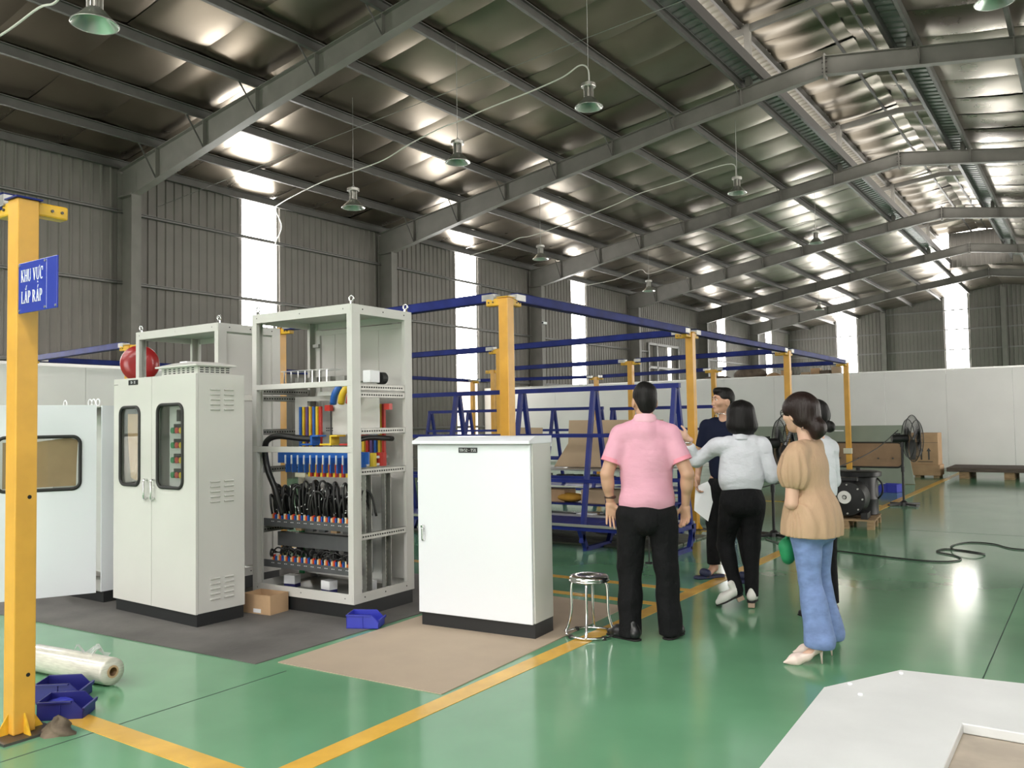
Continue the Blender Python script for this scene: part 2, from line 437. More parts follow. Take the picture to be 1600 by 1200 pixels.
# roof skin outside (keeps the sky out)
sk = MB(); Z = .32
for (xa, xb) in ((-19.3, -6.3), (2*RX+6.3, 9.7)):
    yy = [Y0-.3]
    for i in ADDED_SKYLIGHTS: yy += [Y0+i*FW, Y0+(i+1)*FW]
    yy.append(Y1+.3)
    for q in range(0, len(yy), 2): sk.add([(xa, yy[q], zr(xa)+Z), (xb, yy[q], zr(xb)+Z), (xb, yy[q+1], zr(xb)+Z), (xa, yy[q+1], zr(xa)+Z)], [(0,1,2,3)])
sk.add([(-6.3, MY1, zr(-6.3)+Z), (RX, MY1, zr(RX)+Z), (RX, Y1, zr(RX)+Z), (-6.3, Y1, zr(-6.3)+Z)], [(0,1,2,3)])
sk.add([(2*RX+6.3, MY1, zr(-6.3)+Z), (RX, MY1, zr(RX)+Z), (RX, Y1, zr(RX)+Z), (2*RX+6.3, Y1, zr(-6.3)+Z)], [(3,2,1,0)])
for s in (1, -1):
    X = lambda x: x if s == 1 else 2*RX-x
    sk.add([(X(-7.8), Y0, 10.96), (X(RX), Y0, 11.4), (X(RX), MY1, 11.4), (X(-7.8), MY1, 10.96)], [(0,1,2,3)])
sk.build('roof_skin', m_bare, ceiling)

# ---- portal frames
def plate_i(mb, prof_bot, prof_top, y, w=.2, tf=.014, tw=.008):
    """tapered I girder in the x-z plane at y"""
    for i in range(len(prof_bot)-1):
        (xa, za), (xb, zb) = prof_bot[i], prof_bot[i+1]; (xc, zc), (xd, zd) = prof_top[i], prof_top[i+1]
        mb.prism([(xa, za), (xb, zb), (xd, zd), (xc, zc)], (0, y-tw/2, 0), (1,0,0), (0,0,1), (0,1,0), tw)
        mb.prism([(xa, za-tf), (xb, zb-tf), (xb, zb), (xa, za)], (0, y-w/2, 0), (1,0,0), (0,0,1), (0,1,0), w)
        mb.prism([(xc, zc-tf), (xd, zd-tf), (xd, zd), (xc, zc)], (0, y-w/2, 0), (1,0,0), (0,0,1), (0,1,0), w)
BOT = [(-18.15, 6.86), (-13.7, 7.78), (-8.53, 8.72), (RX, 9.25)]
TOP = [(-18.7, zr(-18.7)), (-13.7, zr(-13.7)), (-8.53, zr(-8.53)), (RX, zr(RX))]
def frame(y, idx):
    fr = struct('portal_frame', 'grey steel portal frame, %s across the hall' % ['nearest behind the viewer','second behind the viewer','overhead beside the viewer','first in view','second in view','third in view','fourth in view','fifth in view','sixth in view','farthest'][idx], 'steel frame')
    for s in (1, -1):
        X = lambda x: x if s == 1 else 2*RX-x
        mb = MB(); plate_i(mb, [(X(x), z) for x, z in BOT], [(X(x), z) for x, z in TOP], y)
        mb.b2((X(RX-.02), y-.11, 9.15), (X(RX), y+.11, zr(RX)+.05))
        mb.build('rafter', m_steel, fr)
        c = MB(); xo, xi = X(-18.68), X(-18.1)
        c.b2((xo, y-.006, 0), (xi, y+.006, 7.45)); c.b2((xi-.007, y-.12, 0), (xi+.007, y+.12, 6.86)); c.b2((xo-.007, y-.12, 0), (xo+.007, y+.12, 7.45))
        c.b2((min(xo,xi), y-.13, 6.84), (max(xo,xi)+.0, y+.13, 6.88))
        c.build('column', m_steel, fr)
        st = MB(); fb = MB()
        for px in PUR[1:]:
            x = X(px); zt = zr(px); zb = np.interp(px, [b[0] for b in BOT], [b[1] for b in BOT])
            for sy in (1, -1):
                a_ = st; b_ = fb; view = idx >= 3 and (s == 1 or px > -11)
                if view: a_ = MB(); b_ = MB()
                a_.b2((x-.006, y+sy*.004, zb), (x+.006, y+sy*.098, zt-.01))
                b_.bar((x, y+sy*.09, zb+.02), (x, y+sy*.50, zt+.02), .04, .006, up=(1,0,0))
                if view: a_.build('stiffener', m_steel, fr, fix=False); b_.build('fly_brace', m_purlin, fr, fix=False)
        if st.v: stiff_ = st.build('stiffener', m_steel, fr); stiff_['kind'] = 'stuff'; brc_ = fb.build('fly_brace', m_purlin, fr); brc_['kind'] = 'stuff'
        mon = MB()
        if y < MY1:
            xb = X(-6.6); mon.b2((xb-.06, y-.1, zr(-6.6)-.02), (xb+.06, y+.1, 10.9))
            mon.bar((X(-7.3), y, 10.74), (X(RX), y, 11.0), .1, .16, up=(0,0,1))
            mon.build('ventilator_post', m_steel, fr)
    # bolt rows at the ridge splice
    bt = MB()
    for dz in (.06, .14, .28, .36):
        for sx in (1, -1):
            bt.cyl((RX+sx*.02, y-.07, 9.24+dz), (RX+sx*.06, y-.07, 9.24+dz), .014, 6); bt.cyl((RX+sx*.02, y+.07, 9.24+dz), (RX+sx*.06, y+.07, 9.24+dz), .014, 6)
    bt.build('bolt', m_bolt, fr)['kind'] = 'stuff'
for i, y in enumerate(FY[:-1]):
    frame(y, i)

# ---- white sandwich panel partitions
PY = 25.1
part = struct('wall_partition', 'low white sandwich panel partition across the far end of the hall', 'wall')
n = 18; xa, xb = -18.6, 8.9
for i in range(n):
    x0 = xa+(xb-xa)*i/n; x1 = xa+(xb-xa)*(i+1)/n
    MB().b2((x0+.004, PY, .02), (x1-.004, PY+.05, 2.68)).build('panel', m_partition, part)
MB().b2((xa, PY-.008, 2.66), (xb, PY+.058, 2.70)).build('top_rail', m_alu, part); MB().b2((xa, PY-.008, 0), (xb, PY+.058, .06)).build('bottom_rail', m_alu, part)
part2 = struct('wall_partition_side', 'grey-white panel partition along the left wall behind the cabinets', 'wall')
for i in range(8):
    y0 = 1.0+i*1.3
    MB().b2((-16.2, y0+.004, .02), (-16.15, y0+1.296, 2.68)).build('panel', m_partition, part2)
MB().b2((-16.21, 1.0, 2.66), (-16.14, 11.4, 2.72)).build('top_rail', m_alu, part2)
# ================================================================== lettering (small serif stroke font)
def g_stem(x, w=.15, y0=0, y1=1, serif=(1,1)):
    q = [[(x,y0),(x+w,y0),(x+w,y1),(x,y1)]]
    if serif[0]: q.append([(x-.07,y0),(x+w+.07,y0),(x+w+.07,y0+.05),(x-.07,y0+.05)])
    if serif[1]: q.append([(x-.07,y1-.05),(x+w+.07,y1-.05),(x+w+.07,y1),(x-.07,y1)])
    return q
def g_line(a, b, w):
    (x0,y0),(x1,y1) = a, b; return [[(x0-w/2,y0),(x0+w/2,y0),(x1+w/2,y1),(x1-w/2,y1)]]
def g_arc(cx, cy, rx, ry, a0, a1, w0, w1, n=12):
    q = []
    for i in range(n):
        p = []
        for k in (i, i+1):
            t = math.radians(a0+(a1-a0)*k/n); w = w0+(w1-w0)*abs(math.cos(t))
            p.append(((cx+rx*math.cos(t), cy+ry*math.sin(t)), (cx+(rx-w)*math.cos(t), cy+(ry-min(w,.07))*math.sin(t))))
        q.append([p[0][0], p[1][0], p[1][1], p[0][1]])
    return q
def glyph(ch):
    if ch == 'K': return g_stem(.08)+g_line((.27,.42),(.68,1),.08)+g_line((.72,0),(.36,.56),.18)+[[(.55,0),(.86,0),(.86,.05),(.55,.05)],[(.54,.95),(.82,.95),(.82,1),(.54,1)]], .86
    if ch == 'H': return g_stem(.08)+g_stem(.62)+[[(.2,.47),(.65,.47),(.65,.54),(.2,.54)]], .86
    if ch == 'U': return g_stem(.08,.15,.3,1,(0,1))+g_stem(.66,.07,.3,1,(0,1))+g_arc(.4,.32,.33,.34,180,360,.07,.14), .84
    if ch == 'V': return g_line((.42,0),(.16,1),.17)+g_line((.42,0),(.70,1),.07)+[[(.0,.95),(.32,.95),(.32,1),(.0,1)],[(.56,.95),(.82,.95),(.82,1),(.56,1)]], .84
    if ch == 'C': return g_arc(.42,.5,.38,.52,50,310,.05,.17)+[[(.62,.68),(.70,.68),(.70,1.0),(.65,1.0)]], .78
    if ch == 'L': return g_stem(.08)+[[(.1,0),(.66,0),(.66,.06),(.1,.06)],[(.6,0),(.68,0),(.7,.28),(.66,.28)]], .72
    if ch == 'A': return g_line((.14,0),(.40,1),.07)+g_line((.68,0),(.42,1),.17)+[[(.2,.30),(.6,.30),(.6,.36),(.2,.36)],[(.0,0),(.28,0),(.28,.05),(.0,.05)],[(.52,0),(.86,0),(.86,.05),(.52,.05)]], .86
    if ch == 'P': return g_stem(.08)+g_arc(.30,.72,.34,.28,-90,90,.06,.16)+[[(.2,.94),(.32,.94),(.32,1),(.2,1)],[(.2,.44),(.32,.44),(.32,.5),(.2,.5)]], .70
    if ch == 'R': return g_stem(.08)+g_arc(.30,.74,.34,.26,-90,90,.06,.16)+[[(.2,.94),(.32,.94),(.32,1),(.2,1)],[(.2,.48),(.32,.48),(.32,.54),(.2,.54)]]+g_line((.72,0),(.38,.52),.17)+[[(.58,0),(.86,0),(.86,.05),(.58,.05)]], .84
    if ch == 'T': return g_stem(.34,.15,0,1,(1,0))+[[(.04,.94),(.80,.94),(.80,1),(.04,1)],[(.04,.72),(.08,.72),(.12,1),(.04,1)],[(.76,.72),(.80,.72),(.80,1),(.72,1)]], .84
    if ch == 'D': return g_stem(.08)+g_arc(.26,.5,.52,.5,-90,90,.06,.17)+[[(.15,.94),(.3,.94),(.3,1),(.15,1)],[(.15,0),(.3,0),(.3,.06),(.15,.06)]], .84
    if ch == 'Đ':
        q, w = glyph('D'); return q+[[(-.02,.47),(.38,.47),(.38,.54),(-.02,.54)]], w
    if ch == 'S': return g_arc(.32,.74,.26,.27,20,270,.06,.13)+g_arc(.32,.27,.28,.28,-160,90,.06,.13), .66
    if ch == 'X': return g_line((.7,0),(.14,1),.17)+g_line((.12,0),(.68,1),.07)+[[(.0,0),(.26,0),(.26,.05),(.0,.05)],[(.54,0),(.86,0),(.86,.05),(.54,.05)],[(.0,.95),(.3,.95),(.3,1),(.0,1)],[(.54,.95),(.82,.95),(.82,1),(.54,1)]], .86
    if ch == '2': return g_arc(.30,.70,.26,.30,-40,170,.06,.14)+g_line((.10,.06),(.48,.52),.12)+[[(.06,0),(.58,0),(.58,.13),(.06,.13)]], .64
    if ch == '/': return g_line((.04,-.05),(.36,1.02),.07), .42
    if ch == '-': return [[(.06,.32),(.40,.32),(.40,.42),(.06,.42)]], .46
    if ch == 'Ự':
        q, w = glyph('U'); return q+[[(.70,.92),(.78,.9),(.93,1.1),(.86,1.14)],[(.33,-.25),(.47,-.25),(.47,-.12),(.33,-.12)]], w+.05
    if ch == 'Ắ':
        q, w = glyph('A'); return q+g_arc(.42,1.22,.18,.14,180,360,.05,.06,8)+[[(.42,1.24),(.50,1.24),(.66,1.46),(.54,1.46)]], w
    if ch == 'Á':
        q, w = glyph('A'); return q+[[(.38,1.08),(.46,1.08),(.64,1.34),(.50,1.34)]], w
    return [], .36
def text_mesh(txt, h, m, name, o, ex, ey, ez, d, parent, width=None):
    x = 0; polys = []
    for ch in txt:
        q, w = glyph(ch)
        polys += [[(px+x, py) for px, py in p] for p in q]; x += w+.06
    k = h; kx = h if width is None else width/x
    mb = MB(); o = np.array(o, float); ex = np.array(ex, float)
    for p in polys: mb.prism([(a*kx-x*kx/2, b*k) for a, b in p], o, ex, ey, ez, d)
    return mb.build(name, m, parent)

# ================================================================== yellow posts, blue beams
m_yel = mat('yellow_gloss_paint', (.70,.36,.05), .38, 0, var=.07, vscale=6, coat=.2)
m_yeld = mat('yellow_paint_bracket', (.74,.42,.03), .4, 0, var=.2, vscale=9)
m_blue = mat('blue_beam_paint', (.012,.022,.15), .5, 0, var=.25, vscale=4, spec=.15)
m_blue2 = mat('blue_rack_paint', (.012,.022,.17), .45, 0, var=.15, vscale=5, spec=.3)
m_galv = mat('galvanised_steel', (.42,.42,.40), .38, .85, var=.15, vscale=12)
m_black = mat('black_satin_paint', (.012,.012,.013), .4)
m_hole = mat('dark_hole', (.006,.006,.006), .8)
PS = .105
POSTS = [(-4.43,2.09),(-4.53,6.47),(-4.52,10.80),(-4.52,15.14),(-4.54,19.50),
         (-8.10,6.80),(-7.90,11.10),(-7.73,15.39),(-7.66,19.68),
         (-11.26,6.77),(-11.30,11.2),(-11.3,15.6),(-11.30,20.4),(-14.8,19.4),(-14.75,7.1)]
PLAB = ['near yellow square steel post carrying the blue sign, at the left edge', 'tall yellow post right behind the white cabinet', 'yellow post between the pink-shirted man and the man in navy',
        'yellow post rising behind the woman in the beige blouse', 'farthest front-row yellow post behind the black compressor', 'yellow post seen through the open electrical rack',
        'yellow post hidden behind the post at the white cabinet', 'yellow post right above the head of the pink-shirted man', 'small yellow post behind the head of the man in navy',
        'yellow post beside the red hose reel', 'back-row yellow post seen behind the open rack', 'back-row yellow post behind the blue racks', 'thin yellow post left of the pink-shirted man', 'thin far yellow post above the blue rack at the left wall', 'far yellow post behind the near sign post']
ARMS = {0: 'yx', 1: 'yx', 2: 'yYx', 3: 'yYx', 4: 'Yx', 5: 'xX', 6: 'xX', 7: 'xX', 8: 'xX', 9: 'xX', 10: 'xX', 11: 'xX', 12: 'xX', 13: 'X', 14: 'X'}
def post(i, x, y):
    h = 2.65; s = PS/2
    t = thing('steel_post', PLAB[i], 'post', (x, y, 0), 0, 'yellow gantry posts')
    MB().b2((-s,-s,.012), (s,s,h)).build('shaft', m_yel, t, bevel=.006)
    bp = MB().b2((-.13,-.13,0), (.13,.13,.012)); bp.build('base_plate', m_bolt, t)
    for (dx, dy) in ((1,0),(-1,0),(0,1),(0,-1)):
        MB().prism([(s,.012),(s+.06,.012),(s,.11)], (-.004*dy, -.004*dx, 0), (dx,dy,0), (0,0,1), (dy,dx,0), .008).build('gusset', m_yeld, t)
    for a in ARMS[i]:
        d = {'x':(-1,0),'X':(1,0),'y':(0,1),'Y':(0,-1)}[a]; d = np.array([*d,0.]); sd = np.array([-d[1], d[0], 0])
        mb = MB(); mb.bar(d*(s-.002)+[0,0,h-.035], d*(s+.155)+[0,0,h-.035], .075, .07)
        arm = mb.build('arm', m_yeld, t, bevel=.01)
        b = MB()
        for q in (.07, .12):
            for sg in (1, -1): b.cyl(d*(s+q)+sd*sg*.03+[0,0,h-.035], d*(s+q)+sd*sg*.045+[0,0,h-.035], .008, 6)
        b.build('bolt', m_bolt, arm)['kind'] = 'stuff'
    MB().b2((-s-.012,-s-.012,h), (s+.012,s+.012,h+.008)).build('cap', m_blue if i == 0 else m_yeld, t)
    if i == 0:
        
        for zz in (1.16, .29): MB().cyl((s-.002,.015,zz), (s+.001,.015,zz), .010, 14).build('bolt_hole', m_hole, t)
    return t
for i, (x, y) in enumerate(POSTS): post(i, x, y)
def beam(a, b, label):
    a = np.array([*POSTS[a], 2.665]) if isinstance(a, int) else np.array([*a, 2.665]); b = np.array([*POSTS[b], 2.665]) if isinstance(b, int) else np.array([*b, 2.665])
    d = b-a; L = np.linalg.norm(d); d /= L; ang = math.atan2(d[1], d[0])
    t = thing('gantry_beam', label, 'beam', tuple((a+b)/2), ang, 'blue gantry beams'); l = L/2-.14
    mb = MB(); mb.b2((-l,-.004,-.045), (l,.004,.045)); mb.b2((-l,-.045,.037), (l,.045,.045)); mb.b2((-l,-.045,-.045), (l,.045,-.037)); mb.b2((-l,.037,-.045),(l,.045,.045)); mb.b2((-l,-.045,-.045),(l,-.037,.045))
    mb.build('channel', m_blue, t)
    for s in (1, -1):
        MB().b2((s*(l-.12),-.05,-.03), (s*(l+.03),.05,.03)).build('splice_plate', m_galv, t)
beam(1, 2, 'nearest blue beam leading from the post behind the white cabinet into the hall'); beam(2, 3, 'blue beam above the man in navy leading down the hall'); beam(3, 4, 'farthest lengthwise blue beam ending at the last front post')
beam(1, 5, 'blue cross beam ending at the post behind the white cabinet')
beam(2, 6, 'blue cross beam left of the post by the pink-shirted man'); beam(6, 10, 'blue cross beam passing behind the open rack, second row')
beam(3, 7, 'blue cross beam above the heads of the pink and navy shirted men'); beam(7, 11, 'blue cross beam behind the white cabinet post, third row')
beam(4, 8, 'farthest blue cross beam above the women'); beam(8, 12, 'far blue cross beam right of the thin left post'); beam(12, 13, 'far blue cross beam at the left wall')
beam(9, 14, 'blue cross beam left of the red hose reel'); beam(0, (-7.9, 2.2), 'blue cross beam leaving the near sign post to the left')
beam(14, 13, 'dark blue lengthwise beam beside the left wall')

# ---- sign on the near post
m_sign = mat('blue_sign_enamel', (.012,.035,.34), .22, 0, coat=.3)
m_white = mat('white_lettering', (.85,.86,.88), .4)
sg = thing('area_sign', 'blue sign reading KHU VỰC LẮP RÁP on the near yellow post', 'sign', (-4.43+PS/2, 2.045, 2.19))
MB().b2((.004,-.004,-.125), (.375,.004,.125)).build('plate', m_sign, sg, bevel=.003)
text_mesh('KHU VỰC', .060, m_white, 'lettering', (.140,-.0042,.028), (1,0,0), (0,0,1), (0,-1,0), .0015, sg, .215)
text_mesh('LẮP RÁP', .060, m_white, 'lettering', (.140,-.0042,-.078), (1,0,0), (0,0,1), (0,-1,0), .0015, sg, .205)
sc = MB()
for (x, z) in ((.016,.112),(.016,-.112),(.265,.112),(.265,-.112),(.365,-.112)): sc.cyl((x,-.008,z), (x,-.003,z), .006, 8)
sc.build('rivet', m_galv, sg)['kind'] = 'stuff'
MB().b2((.278,-.0048,-.118), (.279,-.004,.118)).build('film_edge', m_white, sg)

# ================================================================== high bay lamps
m_lampal = mat('brushed_aluminium', (.55,.54,.51), .32, .9)
m_reflin = mat('reflector_inside', (.75,.80,.76), .25, .7)
m_cable = mat('white_cable_sheath', (.72,.70,.64), .5)
m_lens = mat('frosted_lamp_glass', (.8,.82,.8), .3)
LAMPS = [(-13.09,13.0,6.15,'bell lamp hanging lowest over the open rack'),(-10.21,13.0,6.60,'bell lamp in the middle of the nearest row'),(-7.24,13.0,7.03,'nearest large bell lamp at the upper centre'),
         (-13.87,21.7,6.42,'bell lamp above the post behind the white cabinet'),(-7.66,21.7,7.42,'bell lamp on a looped cable right of centre'),(-14.4,30.4,6.51,'bell lamp near the wall in the third row'),
         (-7.95,30.4,7.55,'small bell lamp in the third row under the ridge'),(-12.37,47.5,7.28,'farthest tiny bell lamp beside the gable window'),(-9.03,5.0,5.98,'large bell lamp at the upper left corner'),(-.95,13.0,7.05,'lamp bowl cut by the top right edge')]
def lamp(x, y, z, lab):
    t = thing('high_bay_lamp', lab, 'lamp', (x, y, z), 0, 'bell shaped high bay lamps')
    prof = [(.25,0),(.245,.012),(.18,.075),(.115,.15),(.075,.18),(.07,.185)]
    MB().lathe(prof, 28).build('reflector', m_lampal, t, smooth=True)
    MB().lathe([(.247,.001),(.238,.012),(.173,.078),(.108,.148),(.0,.150)], 28).build('reflector_lining', m_reflin, t, smooth=True)
    MB().torus((0,0,.002), .25, .006, 28, 6).build('rim', m_lampal, t, smooth=True)
    h = MB()
    for k in range(12):
        a = 2*PI*k/12; h.box((.062*math.cos(a), .062*math.sin(a), .27), (.05,.008,.18), rz(a))
    h.build('heat_sink', m_lampal, t)
    MB().cyl((0,0,.18),(0,0,.38), .045, 16).build('body', m_lampal, t, smooth=False)
    MB().lathe([(0,.36),(.125,.36),(.13,.37),(.13,.42),(.12,.43),(0,.43)], 24).build('driver_cap', m_lampal, t)
    MB().torus((0,0,.46), .03, .006, 14, 6, np.array([[1,0,0],[0,0,-1],[0,1,0]])).build('hook', m_galv, t)
    top = zr(x)-z
    MB().cyl((0,0,.48), (0,0,top+.19), .006, 6).build('suspension_wire', m_galv, t)
    return t
for L_ in LAMPS: lamp(*L_)
def cable(name, pts, r, m, label, cat, group=None, n=6, sides=6):
    o = MB().tube(catmull(pts, n), r, sides).build(name, m, smooth=True); tag(o, label, cat, group); return o
cable('lamp_cable', [(-18.55,15.42,6.5),(-18.5,15.6,7.0),(-18.45,15.35,7.42),(-17.4,14.6,7.25),(-15.9,13.9,7.12),(-14.2,13.2,6.98),(-13.06,13,6.95),(-12.18,13,7.03),(-11.46,13,7.22),(-10.61,13,7.38),(-10.12,13,7.42),(-9.49,13,7.51),(-8.45,13,7.61),(-7.76,13,7.71),(-7.42,13,7.83),(-7.25,13,7.74),(-7.22,13,7.47)], .014, m_cable, 'white cable looping along the nearest row of lamps', 'cable', 'lamp cables')
cable('lamp_cable', [(-16.83,21.7,6.85),(-15.37,21.7,7.01),(-14.68,21.7,7.18),(-14.08,21.7,7.2),(-12.38,21.7,7.48),(-11.31,21.7,7.69),(-10.48,21.7,7.89),(-9.22,21.7,8.04),(-8.75,21.7,8.16),(-7.79,21.7,8.23),(-7.67,21.7,7.86)], .014, m_cable, 'white cable along the second row of lamps', 'cable', 'lamp cables')
cable('lamp_cable', [(-17.4,30.4,7.02),(-15.91,30.4,7.13),(-14.76,30.4,7.40),(-14.3,30.4,7.2),(-12.6,30.4,7.56),(-11.08,30.4,7.9),(-9.4,30.4,8.16),(-8.08,30.4,8.37),(-7.95,30.4,8.0)], .014, m_cable, 'white cable along the third row of lamps', 'cable', 'lamp cables')
cable('lamp_cable', [(-9.05,5,6.45),(-9.3,5,6.8),(-9.84,5,6.5),(-10.28,5,6.54),(-11.25,5,6.47),(-13,5,6.5),(-18.6,5,5.6)], .014, m_cable, 'thick white cable in the upper left corner', 'cable', 'lamp cables')
cable('tie_rod', [(-17.9,11.4,6.6),(-13.1,13.05,7.9),(-7.2,13.1,8.35),(-3.2,13.6,8.9)], .006, m_galv, 'thin steel wire strung under the roof above the nearest lamps', 'wire', n=2)
# CCTV camera on a wall column
cc = thing('security_camera', 'small white security camera on a wall column', 'camera', (-18.09, 28.5, 5.36))
MB().box((.06,-.1,0), (.1,.26,.1)).build('housing', m_white, cc, bevel=.015); MB().box((.02,.08,0), (.06,.06,.06)).build('bracket', m_galv, cc)
MB().cyl((.06,-.23,0), (.06,-.25,0), .035, 12).build('lens', m_hole, cc)
# ================================================================== electrical cabinets
m_cab = mat('light_grey_powder_coat', (.575,.565,.535), .42, 0, var=.02, vscale=2)
m_cabw = mat('white_powder_coat', (.76,.78,.82), .4, 0)
m_plinth = mat('black_plinth_paint', (.012,.013,.014), .5)
m_rubber = mat('black_rubber_gasket', (.015,.015,.014), .6)
m_chrome = mat('chrome', (.72,.72,.72), .15, 1.0)
m_card = mat('brown_cardboard', (.50,.33,.19), .85, 0, var=.08, vscale=5)
m_zinc = mat('zinc_plated_rail', (.34,.34,.315), .42, .7, var=.12, vscale=15)
m_dkzinc = mat('dark_zinc_tray', (.12,.125,.13), .45, .4, var=.1, vscale=6)
m_plate = mat('labels_black', (.008,.008,.009), .45)
m_inside = mat('mounting_plate_white', (.66,.66,.64), .5)
m_bkred = mat('red_insulation', (.48,.035,.025), .4); m_bkyel = mat('yellow_insulation', (.72,.50,.03), .4); m_bkblu = mat('blue_insulation', (.02,.11,.42), .4); m_orange = mat('orange_terminal', (.70,.22,.04), .45)
m_green = mat('green_button', (.03,.25,.09), .4); m_pur = mat('purple_insulation', (.12,.07,.22), .45)
m_cblk = mat('black_cable', (.010,.010,.010), .42)
m_clear = mat('clear_acrylic', (.75,.76,.74), .15, 0, alpha=.45)
m_cream = mat('cream_plastic', (.68,.64,.5), .5)
def glass(name):
    m = bpy.data.materials.new(name); m.use_nodes = True; nt = m.node_tree; nt.nodes.clear()
    o = nt.nodes.new('ShaderNodeOutputMaterial'); mx = nt.nodes.new('ShaderNodeMixShader'); t = nt.nodes.new('ShaderNodeBsdfTransparent'); g = nt.nodes.new('ShaderNodeBsdfGlossy'); f = nt.nodes.new('ShaderNodeMapRange'); lw = nt.nodes.new('ShaderNodeLayerWeight'); lw.inputs['Blend'].default_value = .25; nt.links.new(lw.outputs['Facing'], f.inputs['Value']); f.inputs['To Min'].default_value = .03; f.inputs['To Max'].default_value = .5
    g.inputs['Roughness'].default_value = .03; t.inputs['Color'].default_value = (.93,.95,.94,1)
    nt.links.new(f.outputs[0], mx.inputs[0]); nt.links.new(t.outputs[0], mx.inputs[1]); nt.links.new(g.outputs[0], mx.inputs[2]); nt.links.new(mx.outputs[0], o.inputs[0]); MATS[name] = m
    return m
m_glass = glass('window_glass')
def rrect(x0, z0, x1, z1, r, n=6):
    P = []
    for (cx, cz, a0) in ((x1-r,z0+r,-90),(x1-r,z1-r,0),(x0+r,z1-r,90),(x0+r,z0+r,180)):
        for k in range(n+1):
            a = math.radians(a0+90*k/n); P.append((cx+r*math.cos(a), cz+r*math.sin(a)))
    return P
def holed_panel(mb, x0, z0, x1, z1, hole, y0, y1, n=6):
    hx0, hz0, hx1, hz1, r = hole; H = rrect(hx0, hz0, hx1, hz1, r, n); O = [(x1,z0),(x1,z1),(x0,z1),(x0,z0)]
    V = [(p[0], y0, p[1]) for p in H+O]+[(p[0], y1, p[1]) for p in H+O]; k = len(H); N = k+4; F = []; m = n+1
    for c in range(4):
        for i in range(n): F.append((k+c, c*m+i, c*m+i+1)); F.append((N+k+c, N+c*m+i+1, N+c*m+i))
        a, b = c*m+n, ((c+1) % 4)*m; F.append((k+c, a, b, k+(c+1) % 4)); F.append((N+k+(c+1) % 4, N+b, N+a, N+k+c))
        F.append((k+c, k+(c+1) % 4, N+k+(c+1) % 4, N+k+c))
    for i in range(k): j = (i+1) % k; F.append((i, N+i, N+j, j))
    return mb.add(V, F)
def gasket(mb, hole, y, r=.012):
    P = [(x, y, z) for x, z in rrect(*hole)]; P.append(P[0]); P.append(P[1])
    return mb.tube(P, r, 8, cap=False)
RY90 = np.array([[0,0,1],[0,1,0],[-1,0,0]]); RX90 = np.array([[1,0,0],[0,0,-1],[0,1,0]])

def stuff(o): o['kind'] = 'stuff'; return o
# ---------- two-door control cabinet
c2 = thing('control_cabinet', 'light grey two-door control cabinet with two windows and side louvres on a black plinth', 'cabinet', (-5.55, 3.86, .006), math.radians(-2))
W, D, Z0, Z1 = 1.17, .43, .095, 1.885
MB().b2((-W+.02,.015,0), (-.005,D-.01,Z0)).build('plinth', m_plinth, c2)
MB().b2((-.012,.022,Z0), (0,D,Z1)).build('side_panel', m_cab, c2, bevel=.003); MB().b2((-W,.022,Z0), (-W+.012,D,Z1)).build('side_panel', m_cab, c2)
MB().b2((-W+.012,D-.012,Z0), (-.012,D,Z1)).build('back_panel', m_cab, c2); MB().b2((-W+.012,.022,Z1-.012), (-.012,D-.012,Z1)).build('roof_panel', m_cab, c2); MB().b2((-W+.012,.022,Z0), (-.012,D-.012,Z0+.012)).build('floor_panel', m_cab, c2)
MB().b2((-W/2-.02,.024,Z0+.012), (-W/2+.02,.05,Z1-.012)).build('centre_post', m_cab, c2)
HOLES = [(-1.065,1.025,-.772,1.652,.06), (-.512,1.02,-.165,1.66,.06)]
DX = [(-W-.002,-.602), (-.597,.002)]
for i in range(2):
    x0, x1 = DX[i]; hx = HOLES[i]
    d = holed_panel(MB(), x0, Z0-.002, x1, Z1+.002, hx, 0, .02).build('door', m_cab, c2, bevel=.002)
    gasket(MB(), hx, -.002, .013).build('window_gasket', m_rubber, d, smooth=True)
    MB().b2((hx[0],.008,hx[1]), (hx[2],.012,hx[3])).build('pane', m_glass, d)
    hxp = -.66 if i == 0 else -.555
    hd = MB(); hd.tube(catmull([(hxp,-.002,1.075),(hxp,-.03,1.07),(hxp+.006,-.034,1.0),(hxp,-.03,.935),(hxp,-.002,.93)], 5), .008, 8); hd.build('handle', m_chrome, d, smooth=True)
    MB().cyl((hxp-.03,-.014,.93), (hxp-.03,.0,.93), .016, 14).build('lock', m_chrome, d)
lp = MB().b2((-.94,-.003,1.832), (-.80,0,1.872)).build('name_plate', m_plate, c2)
text_mesh('TĐ - SX', .02, m_white, 'lettering', (-.87,-.0032,1.842), (1,0,0), (0,0,1), (0,-1,0), .0008, lp, .075)
MB().b2((-1.165,-.0015,1.838), (-1.105,-.0003,1.842)).build('sticker_line', m_plate, c2)
for (zc) in (1.70, 1.0, .27):
    for col in (.165, .285):
        for k in range(5):
            z = zc+.075-k*.038
            v = MB(); v.prism([(0,0),(.012,-.004),(.012,-.010),(0,-.016)], (0, col-.042, z), (1,0,0), (0,0,1), (0,1,0), .084); v.build('louvre', m_cab, c2)
